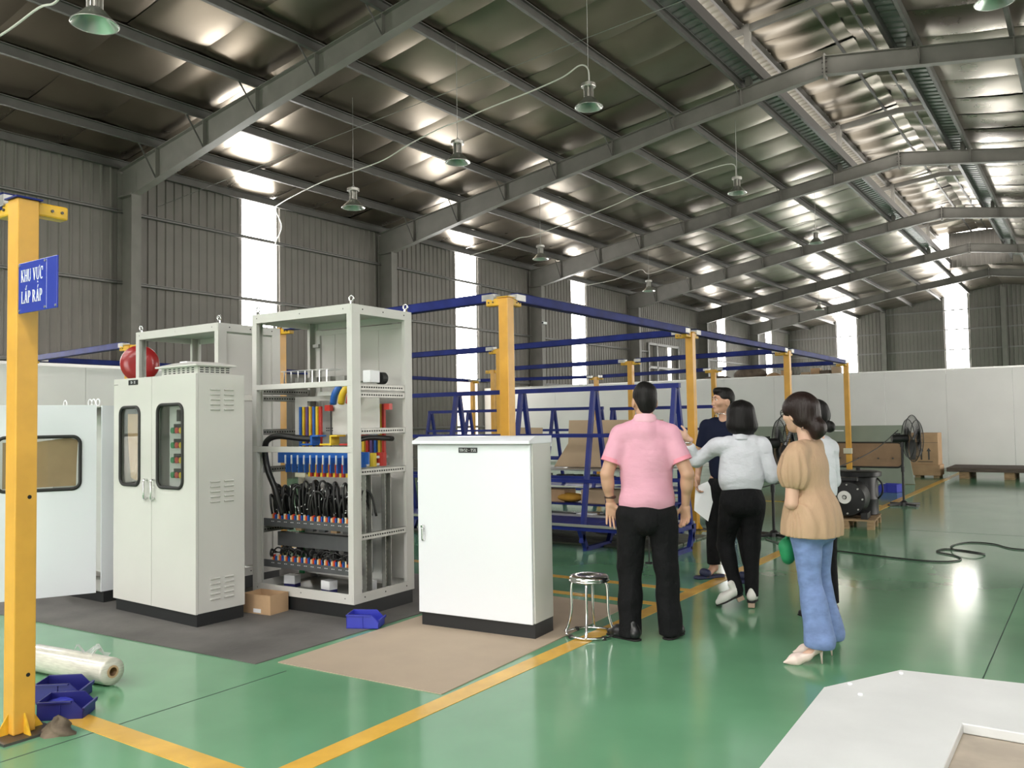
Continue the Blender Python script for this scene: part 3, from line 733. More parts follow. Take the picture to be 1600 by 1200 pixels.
# roof ventilation cap
vx0, vx1, vy0, vy1 = -.50, -.012, .025, .31
cp = MB().b2((vx0,vy0,Z1), (vx1,vy1,Z1+.062)).build('ventilation_cap', m_cab, c2)
cpr = MB(); a, b = .035, .1
cpr.add([(vx0-a,vy0-a,Z1+.06),(vx1+a,vy0-a,Z1+.06),(vx1+a,vy1+a,Z1+.06),(vx0-a,vy1+a,Z1+.06),(vx0-a,vy0-a,Z1+.072),(vx1+a,vy0-a,Z1+.072),(vx1+a,vy1+a,Z1+.072),(vx0-a,vy1+a,Z1+.072),
         (vx0+b,vy0+.05,Z1+.1),(vx1-b,vy0+.05,Z1+.1),(vx1-b,vy1-.05,Z1+.1),(vx0+b,vy1-.05,Z1+.1)], [(3,2,1,0),(0,1,5,4),(1,2,6,5),(2,3,7,6),(3,0,4,7),(4,5,9,8),(5,6,10,9),(6,7,11,10),(7,4,8,11),(8,9,10,11)])
cpr.build('cap_roof', m_cab, cp)
sl = MB()
for k in range(7):
    for q in range(3):
        sl.b2((vx0+.04+k*.062, vy0-.002, Z1+.012+q*.016), (vx0+.07+k*.062, vy0+.002, Z1+.019+q*.016))
for k in range(6):
    for q in range(3):
        sl.b2((vx1-.002, vy0+.02+k*.045, Z1+.012+q*.016), (vx1+.002, vy0+.05+k*.045, Z1+.019+q*.016))
stuff(sl.build('vent_slot', m_hole, cp))
MB().b2((-.37,.1,Z1+.1), (-.27,.16,Z1+.112)).build('cap_label', m_white, cp)
# inside: cardboard in the left window, mounting plate with switches in the right
MB().b2((-.47,.075,Z0+.1), (-.02,.08,Z1-.05)).build('mounting_plate', m_inside, c2); MB().b2((-1.15,.17,Z0+.1), (-.52,.175,Z1-.05)).build('mounting_plate', m_inside, c2)
cd = MB(); P = [(-1.0,1.60),(-.80,1.595),(-.795,1.50),(-.81,1.36),(-.80,1.25),(-.83,1.15),(-.83,1.07),(-.87,1.06),(-.95,1.08),(-.985,1.3),(-1.0,1.45)]
cd.prism(P, (0,.026,0), (1,0,0), (0,0,1), (0,1,0), .005); cd.build('cardboard_insert', m_card, c2)
MB().b2((-.34,.055,1.53), (-.26,.075,1.62)).build('relay', m_black, c2)
for r in range(4):
    z = 1.48-r*.115
    MB().b2((-.37,.05,z), (-.22,.075,z+.03)).build('switch_block', m_black, c2)
    for k, mm in enumerate((m_green, m_bkred, m_bkyel, m_green)):
        if r == 3 and k == 3: continue
        MB().cyl((-.385+k*.058,.045,z-.02), (-.385+k*.058,.076,z-.02), .024, 14).build('push_button', mm, c2)

# ---------- white single-door cabinet
wc = thing('white_cabinet', 'bright white single-door cabinet with sloped cap standing on the beige cardboard', 'cabinet', (-3.22, 4.875, .006), math.radians(4.5))
W, D, Z0, Z1 = .97, .29, .1, 1.335
MB().b2((-W+.012,.02,0), (-.005,D-.005,Z0)).build('plinth', m_plinth, wc)
MB().b2((-W+.005,.022,Z0), (-.002,D,Z1)).build('body', m_cab, wc, bevel=.003)
d = MB().b2((-W,0,Z0-.004), (-.012,.018,Z1-.012)).build('door', m_cabw, wc, bevel=.003)
cp = MB(); ov = .03
cp.prism([(-.035,Z1-.004),(-.035,Z1+.018),(.05,Z1+.048),(D+.012,Z1+.048),(D+.012,Z1-.03),(D+.006,Z1-.03),(D+.006,Z1-.004)], (-W-ov+.005,0,0), (0,1,0), (0,0,1), (1,0,0), W+ov-.003)
cp.build('cap', m_cabw, wc, bevel=.003)
lp = MB().b2((-.60,-.003,1.268), (-.44,0,1.305)).build('name_plate', m_plate, d)
text_mesh('TĐ/S2 - TSX', .02, m_white, 'lettering', (-.52,-.0032,1.277), (1,0,0), (0,0,1), (0,-1,0), .0008, lp, .145)
h = MB(); h.b2((-.938,-.008,.618), (-.912,0,.735)); hb = h.build('handle', m_chrome, d, bevel=.006)
h = MB(); h.bar((-.922,-.016,.63), (-.918,-.02,.715), .014, .012, up=(0,-1,0)); h.cyl((-.925,-.02,.725), (-.925,0,.725), .012, 12); h.build('lever', m_chrome, hb, bevel=.003)

# ---------- far left cabinet with its window door swung open
fl_ = thing('panel_cabinet', 'white cabinet at the far left with its windowed door swung open', 'cabinet', (-7.04, 3.98, .006), math.radians(0))
MB().b2((-.80,.02,0), (0,.36,.095)).build('plinth', m_plinth, fl_)
MB().b2((-.012,.0,.095), (0,.38,1.68)).build('side_panel', m_cabw, fl_); MB().b2((-.82,.0,.095), (-.808,.38,1.68)).build('side_panel', m_cab, fl_)
MB().b2((-.808,.368,.095), (-.012,.38,1.68)).build('back_panel', m_cab, fl_); MB().b2((-.808,0,1.668), (-.012,.38,1.68)).build('roof_panel', m_cab, fl_); MB().b2((-.808,0,.095), (-.012,.38,.107)).build('floor_panel', m_cab, fl_)
MB().b2((-.79,.2,.2), (-.03,.205,1.6)).build('mounting_plate', m_inside, fl_)
for k, x in enumerate((-.70,-.28,-.22,-.15)): MB().torus((x,.05,1.71), .03, .006, 14, 6, RX90).build('lifting_eye', m_white, fl_, smooth=True)
hole = (-.74,.98,-.135,1.42,.06)
da = math.radians(63)
d = holed_panel(MB(), -.82, .095, -.01, 1.685, hole, -.02, 0).build('door', m_cabw, fl_, bevel=.002); d.rotation_euler = (0,0,da); d.location = (-.01,-.03,0)
gasket(MB(), hole, -.022, .014).build('window_gasket', m_rubber, d, smooth=True); MB().b2((-.74,-.010,.98), (-.135,-.006,1.42)).build('pane', m_glass, d)
cd = MB(); cd.prism([(-.70,1.0),(-.165,1.005),(-.16,1.2),(-.15,1.39),(-.22,1.41),(-.5,1.375),(-.70,1.38)], (0,.004,0), (1,0,0), (0,0,1), (0,1,0), .005); cd.build('cardboard_insert', m_card, d)
MB().cyl((-.78,-.035,.9), (-.78,-.02,.9), .014, 12).build('lock', m_chrome, d)

# ---------- open racks
def perforated(mb_rail, mb_hole, y0, y1, x, z, h, face=1):
    mb_rail.b2((x-.004, y0, z-h/2), (x+.004, y1, z+h/2)); mb_rail.b2((x-.03, y0, z+h/2-.004), (x+.004, y1, z+h/2)); mb_rail.b2((x-.03, y0, z-h/2), (x+.004, y1, z-h/2+.004))
    n = int((y1-y0)/.028)
    for k in range(1, n): mb_hole.b2((x+.003, y0+k*.028-.007, z-.006), (x+.006, y0+k*.028+.007, z+.006))
def eyebolt(t, x, y, z):
    e = MB().torus((x,y,z+.045), .022, .007, 16, 7, RX90).build('lifting_eye', m_chrome, t, smooth=True)
    MB().cyl((x,y,z), (x,y,z+.022), .016, 12).build('lifting_collar', m_chrome, e)
def rack_frame(t, W, D, Z0, Z1, pw=.065):
    MB().b2((-W+.01,.012,0), (-.01,D-.012,Z0)).build('plinth', m_plinth, t)
    for (x, y) in ((0,0),(-W,0),(0,D),(-W,D)):
        sx = -1 if x == 0 else 1; sy = 1 if y == 0 else -1
        p = MB(); p.b2((x, y, Z0), (x+sx*.012, y+sy*pw*1.35, Z1)); p.b2((x+sx*.001, y-sy*.001, Z0+.0005), (x+sx*pw*.8, y+sy*.0115, Z1-.0005)); p.b2((x+sx*pw*.8-.004, y+sy*.0005, Z0+.001), (x+sx*pw*.8+.004, y+sy*.03, Z1-.001)); p.b2((x+sx*.0005, y+sy*pw*1.35-.004, Z0+.001), (x+sx*.03, y+sy*pw*1.35+.004, Z1-.001))
        p.build('corner_post', m_cab, t)
    for z0, z1 in ((Z1-.075, Z1), (Z0, Z0+.075)):
        for y, oy in ((0,-.0015), (D-.012,.0015)): MB().b2((-W+.012, y+oy*2, z0), (-.012, y+oy+.012, z1)).build('frame_rail', m_cab, t)
        for x, ox in ((-W,-.0015), (-.012,.0015)): MB().b2((x+ox, .012, z0+.001), (x+ox+.012, D-.012, z1-.001)).build('frame_rail', m_cab, t)
    MB().b2((-W+.012,.012,Z1-.02), (-.012,D-.012,Z1-.016)).build('top_panel', m_cab, t); MB().b2((-W+.012,.012,Z0+.01), (-.012,D-.012,Z0+.014)).build('base_panel', m_zinc, t)
    sc = MB()
    for x in (-W+.06, -W/2, -.09): sc.cyl((x,-.003,Z1-.035), (x,.001,Z1-.035), .006, 8); sc.cyl((x,-.003,Z0+.04), (x,.001,Z0+.04), .006, 8)
    for y in (.12, D/2, D-.1): sc.cyl((-.001,y,Z1-.035), (.003,y,Z1-.035), .006, 8); sc.cyl((-.001,y,Z0+.04), (.003,y,Z0+.04), .006, 8)
    stuff(sc.build('screw', m_hole, t))
    eyebolt(t, -.035, .035, Z1); eyebolt(t, -.035, D-.035, Z1); eyebolt(t, -W+.035, .035, Z1); eyebolt(t, -W+.035, D-.035, Z1)

rk = thing('open_rack', 'tall open electrical rack with coloured busbars and black cables on a black plinth', 'electrical rack', (-4.717, 4.658, .006), math.radians(2))
W, D, Z0, Z1 = 1.14, .72, .11, 2.42
rack_frame(rk, W, D, Z0, Z1)
# front shelf rails
MB().b2((-W+.01,-.002,1.782), (-.012,.03,1.826)).build('front_rail', m_cab, rk, bevel=.003); MB().b2((-W+.01,-.004,1.265), (-.012,.03,1.312)).build('front_rail', m_cab, rk, bevel=.003)
# back doors, two leaves with frames
for (x0, x1) in ((-1.02,-.86),(-.855,-.345),(-.34,-.03)):
    MB().b2((x0,D-.03,Z0+.08), (x1,D-.018,Z1-.09)).build('back_leaf', m_cab, rk, bevel=.003)
MB().b2((-1.08,D-.045,Z0+.08), (-1.03,D-.015,Z1-.085)).build('back_stile', m_cab, rk); MB().b2((-1.03,D-.045,Z1-.13), (-.02,D-.035,Z1-.09)).build('back_head', m_cab, rk)
for z in (2.18, 1.4, .6): MB().b2((-1.09,D-.075,z), (-1.02,D-.045,z+.03)).build('hinge', m_galv, rk)
for z in (2.2, 1.55, .95, .45): MB().b2((-.028,D-.07,z), (-.012,D-.05,z+.05)).build('latch', m_hole, rk)
# perforated side rails
for xx, side in ((-.008, 'r'), (-W+.02, 'l')):
    for z, h in ((1.775,.05),(1.715,.045),(1.43,.047),(1.112,.05),(.61,.05)):
        r_ = MB(); hl = MB(); perforated(r_, hl, .085, D-.09, xx, z, h); o = r_.build('perforated_rail', m_zinc, rk); stuff(hl.build('slot', m_hole, o))
for z in (1.215, 1.155):
    MB().b2((-.16,.16,z-.01), (-.12,D-.16,z+.01)).build('busbar_holder', m_zinc, rk)
# upright perforated posts inside the side
for (y, z0, z1) in ((.17,.15,1.09),(.40,.15,1.09)):
    p = MB(); p.b2((-.07,y,z0), (-.066,y+.07,z1)); p.b2((-.07,y,z0), (-.03,y+.004,z1)); p.b2((-.07,y+.066,z0), (-.03,y+.07,z1)); o = p.build('mounting_upright', m_zinc, rk)
    hl = MB()
    for k in range(28): hl.b2((-.066,y+.025,z0+.03+k*.033), (-.064,y+.045,z0+.046+k*.033))
    stuff(hl.build('slot', m_hole, o))
MB().b2((-.3,.47,.75), (-.1,.49,1.05)).build('device_box', m_cab, rk); MB().b2((-.25,.3,.3), (-.10,.33,.55)).build('device_box', m_dkzinc, rk)
# mounting plates
pl = MB(); pl.b2((-1.08,.42,1.4), (-.93,.425,1.73)); pl.b2((-.63,.42,1.4), (-.10,.425,1.73)); pl.b2((-.93,.42,1.69), (-.63,.425,1.73)); pl.build('mounting_plate', m_cab, rk)
vh = MB()
for q in range(2):
    for k in range(4):
        for x0 in (-1.03, -.70): vh.b2((x0+k*.022,.416,1.43+q*.02), (x0+.011+k*.022,.421,1.438+q*.02))
stuff(vh.build('vent_hole', m_hole, rk))
MB().b2((-1.1,.47,.2), (-.08,.475,1.05)).build('mounting_plate', m_inside, rk)
# polycarbonate cover on spacers at the upper shelf
MB().b2((-1.10,.28,1.945), (-.53,.46,1.953)).build('clear_cover', m_clear, rk)
for k in range(7): MB().cyl((-1.08+k*.085,.30,1.83), (-1.08+k*.085,.30,1.945), .006, 8).build('spacer', m_chrome, rk)
MB().b2((-1.1,.28,1.83), (-.30,.46,1.845)).build('shelf_plate', m_zinc, rk)
for k in range(4): MB().b2((-.98+k*.16,.33,1.846), (-.88+k*.16,.42,1.89)).build('contact_block', m_zinc, rk)
MB().b2((-.17,.3,1.82), (-.09,.42,1.92)).build('instrument', m_white, rk, bevel=.006); MB().cyl((-.12,.44,1.86), (-.12,.50,1.86), .05, 18).build('current_ring', m_rubber, rk)
MB().b2((-.74,.36,1.73), (-.52,.42,1.765)).build('bracket', m_cab, rk)
for k, mm in enumerate((m_bkblu, m_bkyel, m_bkred)):
    MB().tube(catmull([(-.50+k*.09,.30,1.66),(-.46+k*.09,.28,1.74),(-.42+k*.09,.30,1.80)], 4), .03, 8).build('busbar_bend', mm, rk, smooth=True)
# vertical busbars
bars = [m_bkblu,m_bkyel,m_bkred,m_pur,m_bkyel,m_bkred,m_bkblu,m_bkyel,m_bkred]
for k, mm in enumerate(bars):
    x = -.895+k*.0265; MB().b2((x-.011,.30+.012*(k % 3),1.30), (x+.011,.325+.012*(k % 3),1.64)).build('busbar', mm, rk, bevel=.003)
MB().b2((-.66,.36,1.60), (-.60,.40,1.65)).build('busbar_end', m_bkred, rk); MB().b2((-.645,.41,1.28),(-.635,.42,1.69)).build('support_rod', m_dkzinc, rk)
for k, mm in enumerate((m_bkyel, m_bkred, m_pur, m_bkblu, m_bkyel, m_bkred)):
    MB().b2((-.36+k*.045-.013,.50,1.16), (-.36+k*.045+.013,.525,1.65)).build('busbar', mm, rk, bevel=.003)
MB().b2((-.085,.46,1.6), (-.03,.50,1.65)).build('busbar_end', m_bkred, rk)
for k, mm in enumerate((m_bkblu, m_bkyel, m_bkred)):
    x = -.78+k*.22
    p = MB(); p.b2((x,.2,1.315), (x+.13,.30,1.33)); p.b2((x+.11,.2,1.33), (x+.13,.30,1.40)); p.b2((x+.11,.2,1.385),(x+.2,.30,1.40)); p.build('bent_busbar', mm, rk, bevel=.004)
    MB().cyl((-.14,.24+k*.12,1.14), (-.14,.24+k*.12,1.25), .045, 14).build('busbar_sleeve', mm, rk)
# blue insulating cover with fins
MB().b2((-1.10,.24,1.165), (-.06,.255,1.262)).build('insulating_cover', m_bkblu, rk)
for k in range(10):
    x = -.945+k*.0735; MB().b2((x-.006,.19,1.09), (x+.006,.24,1.215)).build('cover_fin', m_bkblu, rk); MB().b2((x-.004,.178,1.16), (x+.004,.19,1.235)).build('cover_clip', m_white, rk)
MB().b2((-.86,.21,1.05), (-.74,.225,1.085)).build('terminal_card', m_cream, rk)
for k in range(7):
    for q, mm in enumerate((m_bkyel, m_bkred)):
        x = -.72+k*.0715+q*.024; MB().b2((x-.011,.235,1.055), (x+.011,.26,1.165)).build('bus_stub', mm, rk)
# trays with cable looms
def loom(name, zlo, zhi, n, seed, y0, r0):
    rs = np.random.RandomState(seed); mb = MB()
    for k in range(n):
        x = -1.08+.98*(k+rs.rand()*.6)/n; h = zlo+(zhi-zlo)*(.55+.45*rs.rand()); dx = (rs.rand()-.3)*.22; yy = y0+rs.rand()*.12
        mb.tube(catmull([(x,yy,zlo),(x+.01,yy-.03,zlo+(h-zlo)*.5),(x+dx*.4,yy-.02,h),(x+dx*.8,yy+.02,h-.03),(x+dx,yy+.05,zlo+.05)], 5), r0*(.8+.5*rs.rand()), 6)
    o = mb.build(name, m_cblk, rk, smooth=True); stuff(o)
loom('cable_loom', .71, 1.02, 62, 3, .14, .0095)
tie = MB(); rs = np.random.RandomState(5)
for k in range(30): x = -1.0+rs.rand()*.85; z = .76+rs.rand()*.24; tie.bar((x,.115,z), (x+.03*(rs.rand()-.3),.113,z+.025*(rs.rand()-.2)), .004, .004)
stuff(tie.build('cable_tie', m_white, rk))
loom('cable_loom', .36, .47, 46, 9, .14, .006)
for zt, zb in ((.705,.64),(.36,.30)):
    MB().b2((-W+.01,.11,zb), (-.08,.116,zt)).build('cable_tray', m_dkzinc, rk); MB().b2((-W+.01,.116,zb), (-.08,.30,zb+.006)).build('cable_tray', m_dkzinc, rk)
    lg = {}
    for k in range(13):
        x = -1.05+k*.077
        for q, mm in enumerate((m_cream, m_orange, m_bkred, m_bkblu)):
            lg.setdefault(mm.name, (mm, MB()))[1].b2((x+q*.015-.006,.124,zt-.01), (x+q*.015+.006,.14,zt+.032+.006*((k+q) % 3)))
    for nm, (mm, b) in lg.items(): stuff(b.build('cable_lug', mm, rk))
    sc = MB()
    for k in range(13): sc.box((-1.03+k*.077,.109,zt-.022), (.012,.003,.004)); sc.box((-1.01+k*.077,.109,zt-.022), (.012,.003,.004))
    stuff(sc.build('tray_slot', m_white, rk))
MB().b2((-1.05,.19,.47), (-.08,.26,.585)).build('cable_duct', m_dkzinc, rk)
for k in range(6): MB().b2((-.98+k*.135,.21,.42), (-.93+k*.135,.24,.465)).build('breaker', m_black, rk)
for k in range(6): MB().b2((-.98+k*.135,.20,.605), (-.91+k*.135,.24,.635)).build('breaker', [m_dkzinc, m_card, m_dkzinc][k % 3], rk)
MB().tube(catmull([(-.67,.28,1.365),(-.82,.22,1.375),(-.98,.14,1.395),(-1.075,.10,1.355),(-1.1,.10,1.25),(-1.06,.10,1.1),(-.985,.10,.97),(-.95,.11,.86),(-.93,.14,.74)], 6), .026, 10).build('main_cable', m_cblk, rk, smooth=True)
MB().tube(catmull([(-.12,.6,1.36),(-.12,.35,1.375),(-.12,.2,1.36),(-.13,.14,1.30),(-.16,.14,1.2)], 5), .022, 8).build('main_cable', m_cblk, rk, smooth=True)
MB().b2((-1.04,.42,.75), (-.99,.44,1.06)).build('wiring_duct', m_cream, rk); MB().b2((-1.04,.42,.2), (-.99,.44,.7)).build('wiring_duct', m_green, rk)
for (x, y) in ((-.93,.24), (-.46,.2), (-.17,.35)):
    bx = thing('relay_box', {-.93:'small white and blue carton at the left of the open rack floor', -.46:'small white and blue carton at the front of the open rack floor', -.17:'small white and blue carton behind the right post of the open rack'}[x], 'carton', (0,0,0), 0, 'cartons on the rack floor')
    R_ = rz(math.radians(2)); pos = R_ @ np.array([x, y, 0])
    bx.location = (-4.717+pos[0], 4.658+pos[1], .131); bx.rotation_euler = (0,0,math.radians(12 if x < -.5 else -6))
    MB().b2((-.055,-.04,.03), (.055,.04,.10)).build('carton', m_white, bx); MB().b2((-.055,-.04,0), (.055,.04,.03)).build('carton_base', mat('navy_print', (.02,.02,.12), .5), bx)

r2 = thing('open_frame_rack', 'empty open steel rack standing behind the two-door cabinet', 'rack', (-6.487, 4.745, .006), 0)
rack_frame(r2, 1.3, .70, .11, 2.42)
for (x0, x1) in ((-.85,-.56),(-.555,-.05)): MB().b2((x0,.66,.2), (x1,.672,2.33)).build('back_leaf', m_cab, r2, bevel=.003)
MB().b2((-.91,.645,.2), (-.86,.675,2.335)).build('back_stile', m_cab, r2)
for z in (2.1, 1.4): MB().b2((-.92,.62,z), (-.87,.645,z+.03)).build('hinge', m_galv, r2)
MB().b2((-.006,.09,1.72), (.0,.62,1.77)).build('side_rail', m_zinc, r2)
MB().b2((-.022,.08,.2), (-.012,.66,2.33)).build('side_sheet', m_cab, r2)
# ================================================================== mats and small things round the cabinets
m_mat = mat('dark_grey_board', (.12,.113,.105), .75, 0, var=.25, vscale=2.2, bump=.1, bscale=40)
m_kraft = mat('beige_kraft_sheet', (.42,.335,.25), .8, 0, var=.06, vscale=2)
o = MB().prism([(-7.6,3.30),(-4.40,3.49),(-4.45,6.3),(-8.6,6.6),(-8.6,3.3)], (0,0,.0005), (1,0,0), (0,1,0), (0,0,1), .006).build('floor_mat', m_mat); tag(o, 'dark grey hardboard sheet on the floor under the grey cabinets', 'mat')
o = MB().prism([(-4.31,3.59),(-3.03,3.65),(-3.15,6.12),(-4.42,6.2)], (0,0,.0005), (1,0,0), (0,1,0), (0,0,1), .005).build('floor_mat', m_kraft); tag(o, 'beige cardboard sheet on the floor under the white cabinet', 'mat')
# small carton beside the rack
cb = thing('cardboard_box', 'small open brown cardboard box on the floor beside the open rack', 'box', (-5.55, 4.5, .0065), math.radians(6))
for lo, hi in (((-.15,-.1,0),(.15,-.095,.15)),((-.15,.095,0),(.15,.1,.15)),((-.15,-.095,0),(-.145,.095,.15)),((.145,-.095,0),(.15,.095,.15)),((-.145,-.095,0),(.145,.095,.005))):
    MB().b2(lo, hi).build('box_wall', m_card, cb)
MB().b2((-.03,-.102,.01), (.05,-.1,.04)).build('label', m_white, cb)
# blue stacking bins
m_bin = mat('blue_plastic_bin', (.035,.045,.42), .4); m_bind = mat('dark_blue_plastic_bin', (.020,.022,.18), .4)
def bin_(label, loc, rot, m, s=1.0, grp='blue stacking bins'):
    t = thing('storage_bin', label, 'bin', loc, rot, grp); t.scale = (s, s, s)
    w, l, h, th = .085, .12, .10, .005
    side = [(-l,0),(l,0),(l,.045),(l*.55,h),(-l,h)]
    for sx in (-1, 1): MB().prism([(y, z) for y, z in side], (sx*w-(th if sx > 0 else 0),0,0), (0,1,0), (0,0,1), (1,0,0), th).build('bin_side', m, t)
    MB().b2((-w,-l,0), (w,-l+th,h)).build('bin_back', m, t); MB().b2((-w,l-th,0), (w,l,.045)).build('bin_front', m, t); MB().b2((-w,-l,0), (w,l,th)).build('bin_floor', m, t)
    for sx in (-1, 1):
        MB().b2((sx*w-.006,-l,h-.008), (sx*w+.012 if sx > 0 else sx*w-.012,l*.5,h)).build('bin_rim', m, t); MB().b2((sx*(w+.001),-.004,0), (sx*(w+.006),.004,h-.01)).build('bin_rib', m, t)
    MB().prism([(-w,.045),(w,.045),(w+.012,.062),(-w-.012,.062)], (0,l-.002,0), (1,0,0), (0,0,1), (0,1,0), .012).build('bin_lip', m, t)
    return t
bin_('bright blue plastic bin on the dark mat at the rack corner', (-4.50,4.56,.0065), math.radians(-62), m_bin)
bin_('dark blue plastic bin on the green floor beside the sign post', (-4.50,2.36,0), math.radians(-50), m_bind, .95)
bin_('dark blue plastic bin behind the bin beside the sign post', (-4.80,2.50,0), math.radians(-50), m_bind, 1.0)
o = MB().b2((-.05,-.05,0),(.05,.05,.07)).build('plastic_cup', m_bin, bevel=.015); o.location = (-4.56,2.36,0); tag(o, 'small bright blue tub squeezed between the sign post and the bins', 'tub')
m_rag = mat('dirty_brown_rag', (.13,.10,.07), .9, 0, var=.4, vscale=8)
rg = MB(); rs = np.random.RandomState(4); V = []; F = []
for i in range(9):
    for j_ in range(14):
        a = 2*PI*j_/14; r_ = .085*(1-i/8)**.6*(1+.25*math.sin(3*a+i)); V.append((r_*math.cos(a), r_*math.sin(a)*.8, .075*(i/8)*(1+.2*math.sin(2*a))+.0))
for i in range(8):
    for j_ in range(14): F.append((i*14+j_, i*14+(j_+1) % 14, (i+1)*14+(j_+1) % 14, (i+1)*14+j_))
rg.add(V, F); o = rg.build('rag', m_rag, smooth=True); o.location = (-4.27,2.2,0); tag(o, 'crumpled dirty brown rag at the foot of the sign post', 'rag')
# roll of wrapping film
m_film = mat('clear_wrapping_film', (.62,.60,.52), .22, 0, var=.12, vscale=14, coat=.5, stretch=(1,1,8))
rl = thing('film_roll', 'large roll of clear wrapping film lying on the floor by the sign post', 'roll', (-5.12, 2.72, .082), math.radians(7))
MB().lathe([(.035,-.36),(.078,-.36),(.08,-.35),(.081,0),(.079,.34),(.076,.36),(.035,.36)], 28, R=RY90).build('film', m_film, rl, smooth=True)
MB().lathe([(.025,-.39),(.036,-.39),(.036,.365),(.025,.365)], 20, R=RY90).build('core', m_card, rl)
fv = MB(); rs = np.random.RandomState(2); V = []
for i in range(5):
    for k in range(6): V.append((.02+i*.05+rs.rand()*.02, -.02+k*.02, .08+.035*math.sin(i*1.7+k)+.02*rs.rand()))
fv.add(V, [(i*6+k, i*6+k+1, (i+1)*6+k+1, (i+1)*6+k) for i in range(4) for k in range(5)]); fv.build('loose_film', m_clear, rl, smooth=True)

# ---------- steel stool
st = thing('steel_stool', 'round chrome stool with four bent legs on the yellow aisle line', 'stool', (-2.97, 5.2, 0), math.radians(20))
MB().lathe([(0,.408),(.03,.404),(.06,.412),(.10,.418),(.128,.414),(.138,.402),(.138,.385),(.130,.375),(.0,.375)], 36).build('seat', m_chrome, st, smooth=True)
MB().torus((0,0,.382), .134, .008, 36, 8).build('seat_ring', m_chrome, st, smooth=True)
for k in range(4):
    a = PI/2*k; c, s = math.cos(a), math.sin(a)
    MB().tube(catmull([(.085*c,.085*s,.378),(.118*c,.118*s,.36),(.128*c,.128*s,.30),(.130*c,.130*s,.16),(.155*c,.155*s,.06),(.178*c,.178*s,.016)], 6), .0095, 10).build('leg', m_chrome, st, smooth=True)
    MB().cyl((.163*math.cos(a+.78),.163*math.sin(a+.78),.0), (.163*math.cos(a+.78),.163*math.sin(a+.78),.024), .016, 10).build('rubber_foot', m_rubber, st)
MB().torus((0,0,.013), .165, .0095, 40, 8).build('foot_ring', m_chrome, st, smooth=True)

# ---------- blue A-frame racks
def arack(label, loc, L, n, rotz=0.0, h=1.86, cross=True):
    t = thing('a_frame_rack', label, 'rack', loc, rotz, 'blue A-frame racks'); w = .05
    for i in range(n):
        x = -L/2+L*i/(n-1)
        for s in (-1, 1):
            MB().bar((x, s*.36, .10), (x, s*.03, h-.03), w, w, up=(1,0,0)).build('leg', m_blue2, t)
        f = MB(); f.bar((x,-.42,.27), (x,.42,.27), w, w); f.build('base_crossbar', m_blue2, t)
        if i % max(1, n//3) == 0 or n < 4:
            for s in (-1, 1): MB().bar((x, s*.40, .25), (x, s*.27, .03), w, w, up=(1,0,0)).build('foot_strut', m_blue2, t)
            MB().bar((x,-.30,.025), (x,.30,.025), w, w).build('foot_bar', m_blue2, t)
    MB().bar((-L/2-.05,0,h), (L/2+.05,0,h), .055, .055).build('ridge_bar', m_blue2, t)
    if cross:
        for s in (-1, 1):
            for z, yy in ((1.31,.14),(.79,.25)): MB().bar((-L/2, s*yy, z), (L/2, s*yy, z), .04, .04).build('rail', m_blue2, t)
            MB().bar((-L/2, s*.40, .27), (L/2, s*.40, .27), .06, .05).build('base_rail', m_blue2, t)
            MB().bar((-L/2, s*.44, .305), (L/2, s*.44, .305), .012, .03).build('edge_strip', m_alu, t)
        MB().b2((-L/2,-.36,.28), (L/2,.36,.292)).build('base_shelf', m_blue2, t)
    return t
arack('nearest long blue A-frame rack behind the pink-shirted man', (-5.9, 8.75, 0), 4.1, 5)
arack('second blue A-frame rack farther back, left of the pink-shirted man', (-9.4, 13.5, 0), 4.0, 5, 0, 1.70)
arack('short blue A-frame rack behind the men in navy and pink', (-6.0, 13.5, 0), 2.3, 3, 0, 1.68)
# cardboard sheets leaning on the first rack, trays of hardware
m_card2 = mat('pale_cardboard_sheet', (.46,.34,.22), .85, 0, var=.06, vscale=2)
def sheet(label, pts, thick=.012, m=m_card2, name='cardboard_sheet'):
    P = [np.array(p, float) for p in pts]; nrm = np.cross(P[1]-P[0], P[3]-P[0]); nrm /= np.linalg.norm(nrm)
    V = P+[p+nrm*thick for p in P]; o = MB().add(V, [(0,1,2,3),(7,6,5,4),(0,4,5,1),(1,5,6,2),(2,6,7,3),(3,7,4,0)]).build(name, m); tag(o, label, 'cardboard sheet'); return o
sheet('tall cardboard sheet leaning on the blue rack left of the pink-shirted man', [(-6.05,9.72,.872),(-4.80,9.72,.872),(-4.72,9.86,1.27),(-5.84,9.86,1.27)])
sheet('second cardboard sheet leaning behind on the blue rack', [(-6.0,9.98,.872),(-4.6,9.98,.872),(-4.6,10.05,1.48),(-6.0,10.05,1.49)])
sheet('low cardboard sheet on the rack behind the white cabinet', [(-7.0,10.02,.872),(-6.45,10.02,.872),(-6.47,10.1,1.39),(-7.0,10.1,1.40)])
sh = thing('parts_trolley', 'dark blue shelf trolley full of hardware behind the blue rack', 'trolley', (-5.2, 9.85, 0))
for z in (.86, .72, .42, .18):
    MB().b2((-1.9,-.4,z-.02), (.75,.4,z)).build('shelf', m_alu if z > .8 else m_blue2, sh)
for x in (-1.88, .73):
    for y in (-.38, .38): MB().b2((x-.025,y-.025,0), (x+.025,y+.025,.86)).build('upright', m_blue2, sh)
rs = np.random.RandomState(11)
hw = [('carton', m_card), ('orange_sack', mat('orange_sack', (.52,.27,.03), .8, var=.2)), ('carton', m_card2), ('black_case', m_black), ('white_carton', m_white), ('black_case', m_black)]
labs = ['brown carton on the trolley shelf left of the orange sack','orange sack lying on the trolley shelf','pale carton right of the orange sack on the trolley','black case on the lowest trolley shelf at left','small white box on the lower trolley shelf','black case on the lowest trolley shelf at right']
